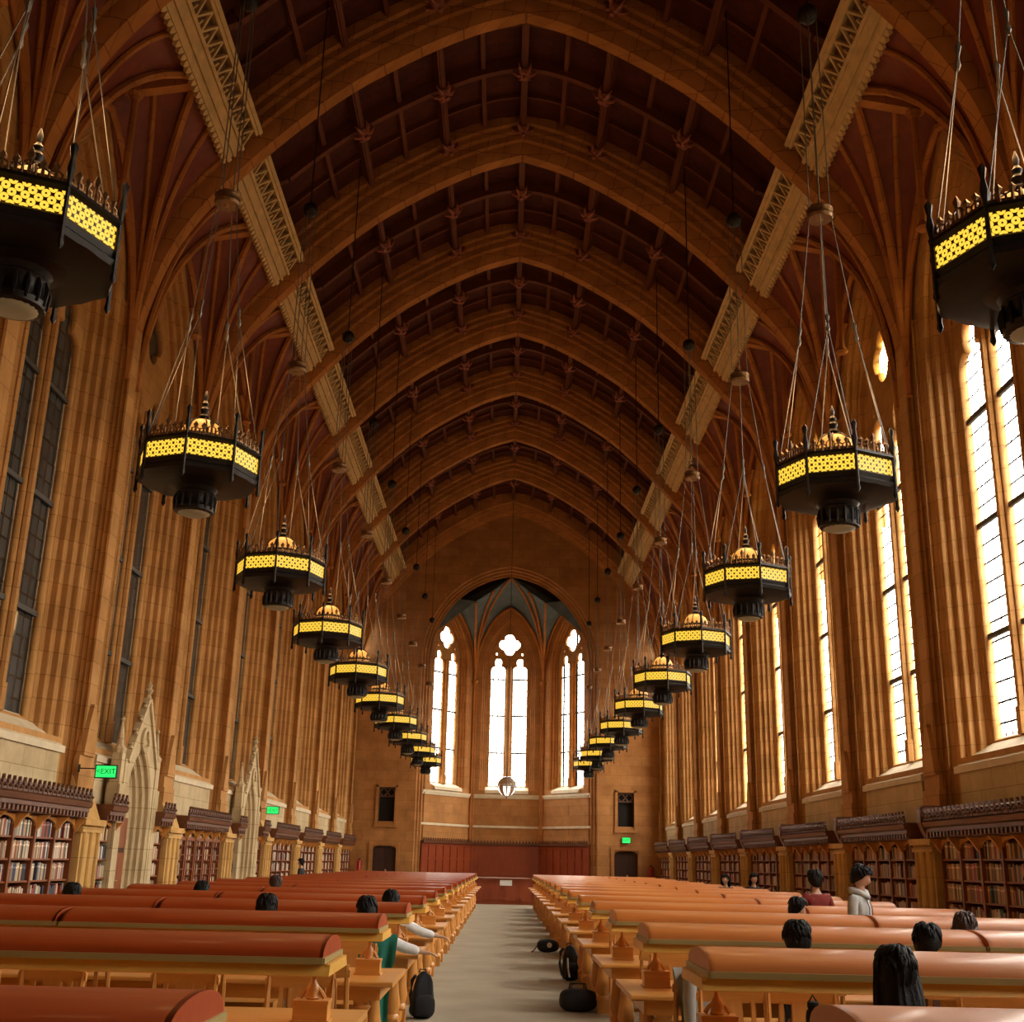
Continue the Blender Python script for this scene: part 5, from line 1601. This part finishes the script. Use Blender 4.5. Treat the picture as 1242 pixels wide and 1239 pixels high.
def skin_mesh(chains, root, sub=1):      # let a repeated joint be written as (name, None, None)
    seen = {}
    out = []
    for c in chains:
        r = []
        for (n, p, rad) in c:
            if p is None: p, rad = seen[n]
            elif n: seen[n] = (p, rad)
            r.append((n, p, rad))
        out.append(r)
    return _sm(out, root, sub)

def seat(key, dx=0): x, y, r = FIXED[key]; return x+dx, y+.03
PP = dict
for key, kw in [
    ((1,1,1,0), PP(label='person with long black hair seated with back turned at the second window-side table', long=.30, top='black', head=(-12, 6), seed=2)),
    ((2,1,1,0), PP(label='person with short black hair seen from behind over the second window-side hood', top='navy', head=(-8, 4), seed=3)),
    ((2,1,2,0), PP(label='black-haired person with head tilted, sitting between the long-haired reader and the bookcases', top='brown', head=(-35, 14), seed=4)),
    ((3,1,3,0), PP(label='brown-haired person bent low behind the third window-side hood', hair='brown', top='green', head=(-30, 18), seed=5, long=.14)),
    ((3,1,4,0), PP(label='dark-haired person at the wall end of the fourth window-side table', top='black', head=(5, 5), seed=6)),
    ((4,1,2,0), PP(label='seated person resting chin on a raised hand, fifth window-side table', top='brown', arms='chin', head=(-80, 10), seed=7, dz=.04)),
    ((3,-1,0,0), PP(label='dark-haired person in a white shirt stretching an arm into the aisle', top='white', arms='out', head=(10, 8), seed=8)),
    ((3,-1,1,0), PP(label='black-haired person seated next to the one stretching an arm, doorway side', top='navy', head=(5, 5), seed=9)),
    ((4,-1,0,0), PP(label='person in white sleeves leaning at the aisle end of the fifth doorway-side table', top='white', arms='out', head=(0, 20), seed=10)),
    ((5,-1,3,0), PP(label='dark head just showing over the hoods before the first stone doorway', top='black', head=(0, 12), seed=11)),
    ((4,-1,4,0), PP(label='dark-haired person at the far wall end of the fifth doorway-side table', top='black', head=(0, 5), seed=12)),
    ((6,-1,3,0), PP(label='brown-haired person beside the open laptop, doorway side', hair='brown', top='taupe', head=(20, 5), seed=13, dz=.06))]:
    x, y = seat(key); person(x, y, FIXED[key][2], **kw)
person(3.98, 13.75, radians(-128), 'standing person in a grey hoodie looking down, between window-side tables', pose='stand', top='grey', skin='light', head=(28, 18), hood=True, seed=14, scale=1.03)
person(4.2, 16.5, radians(10), 'standing person in a dark red sweater with back turned before the bookcases', pose='stand', top='red', seed=15, scale=.99)
person(5.0, 27.55, radians(150), 'standing person in black beside another in black, far along the window side', pose='stand', top='black', seed=16, scale=.90, long=.12)
person(5.62, 27.5, radians(200), 'dark-clad person standing closest to the bookcases, far along the window side', pose='stand', top='black', seed=17, scale=.92, long=.12)
person(5.98, 13.7, radians(60), 'person in a taupe sweater standing at the wall end of the window-side tables', pose='stand', top='taupe', seed=18)
person(-6.75, 40.0, radians(80), 'person in black standing by the bookcases beyond the second stone doorway', pose='stand', top='black', seed=19, scale=.97)

# the hall floor lies 8 cm below the stone kerb that carries the walls and bookcases
DROP = {'table', 'chair', 'person', 'bag', 'coat', 'bottle', 'cup', 'canister', 'laptop', 'paper', 'desk', 'notice'}
for o in list(COL.objects):
    if o.parent is None and (o.get('category') in DROP or o.name == 'floor'): o.location.z -= .08
for nm, (x0, x1, y0, y1) in {'baseboard_left': (-9.3, -7.48, -8, APSE_Y+1.2), 'baseboard_right': (7.48, 9.3, -8, APSE_Y+1.2), 'baseboard_back': (-7.48, 7.48, END_Y-.6, APSE_Y+1.2), 'baseboard_front': (-7.48, 7.48, -8.2, -7.9)}.items():
    b = MB(); b.box(x0, x1, y0, y1, -.12, 0); tag(b.build(nm, M['stone_pier']), kind='structure')
# ------------------------------------------------------------------ camera, world, lights
cam = bpy.data.cameras.new('camera'); co = bpy.data.objects.new('camera', cam); COL.objects.link(co)
cam.sensor_fit = 'HORIZONTAL'; cam.sensor_width = 36; cam.lens = 36*1400/1242
cam.clip_start = .05; cam.clip_end = 500
co.matrix_world = Matrix.Translation((-.06, 0, 1.6)) @ Matrix.Rotation(radians(90+16.9), 4, 'X') @ Matrix.Rotation(.0235, 4, 'Z')
SC.camera = co
w = bpy.data.worlds.new('daylight'); SC.world = w; w.use_nodes = True
nt = w.node_tree; bg = nt.nodes['Background']
tc = N(nt, 'ShaderNodeTexCoord'); sp = N(nt, 'ShaderNodeSeparateXYZ')
nt.links.new(tc.outputs['Generated'], sp.inputs[0])
r = ramp(nt, [(.46, (.08,.07,.055)), (.52, (.62,.60,.56)), (.66, (1.0,.98,.93)), (1.0, (1.0,1.0,1.0))])
m2 = N(nt, 'ShaderNodeMath', operation='MULTIPLY_ADD'); m2.inputs[1].default_value = .5; m2.inputs[2].default_value = .5
nt.links.new(sp.outputs['Z'], m2.inputs[0]); nt.links.new(m2.outputs[0], r.inputs[0])
nt.links.new(r.outputs[0], bg.inputs['Color']); bg.inputs['Strength'].default_value = 15.0
# window portals guide the daylight through the real openings
def portal(loc, rot, sx_, sy_):
    L = bpy.data.lights.new('window_portal', 'AREA'); L.shape = 'RECTANGLE'; L.size = sx_; L.size_y = sy_
    L.cycles.is_portal = True
    o = bpy.data.objects.new('window_portal', L); COL.objects.link(o); o.location = loc; o.rotation_euler = rot
for k in range(-3, 8):
    ym = 19.15 + BAY*k
    portal((WALL_D+.95, ym, 9.1), (0, radians(90), 0), 10.8, 2.6)
for i, (A, B) in enumerate(PANELS):
    A = Vector(A); B = Vector(B); d = (B-A).normalized(); nrm = Vector((-d.y, d.x)); c = (A+B)/2 + nrm*.7
    q = Vector((-nrm.x, -nrm.y, 0)).to_track_quat('-Z', 'Y')
    portal((c.x, c.y, 9.9), q.to_euler(), 2.5, 9.0)
SC.view_settings.view_transform = 'Standard'; SC.view_settings.look = 'None'
SC.view_settings.gamma = 1; SC.view_settings.use_curve_mapping = False
SC.view_settings.exposure = EXPOSURE
cy = SC.cycles
cy.use_denoising = True; cy.max_bounces = 7; cy.diffuse_bounces = 2; cy.glossy_bounces = 3; cy.transparent_max_bounces = 12
cy.transmission_bounces = 4; cy.sample_clamp_indirect = 6.0; cy.caustics_reflective = False; cy.caustics_refractive = False
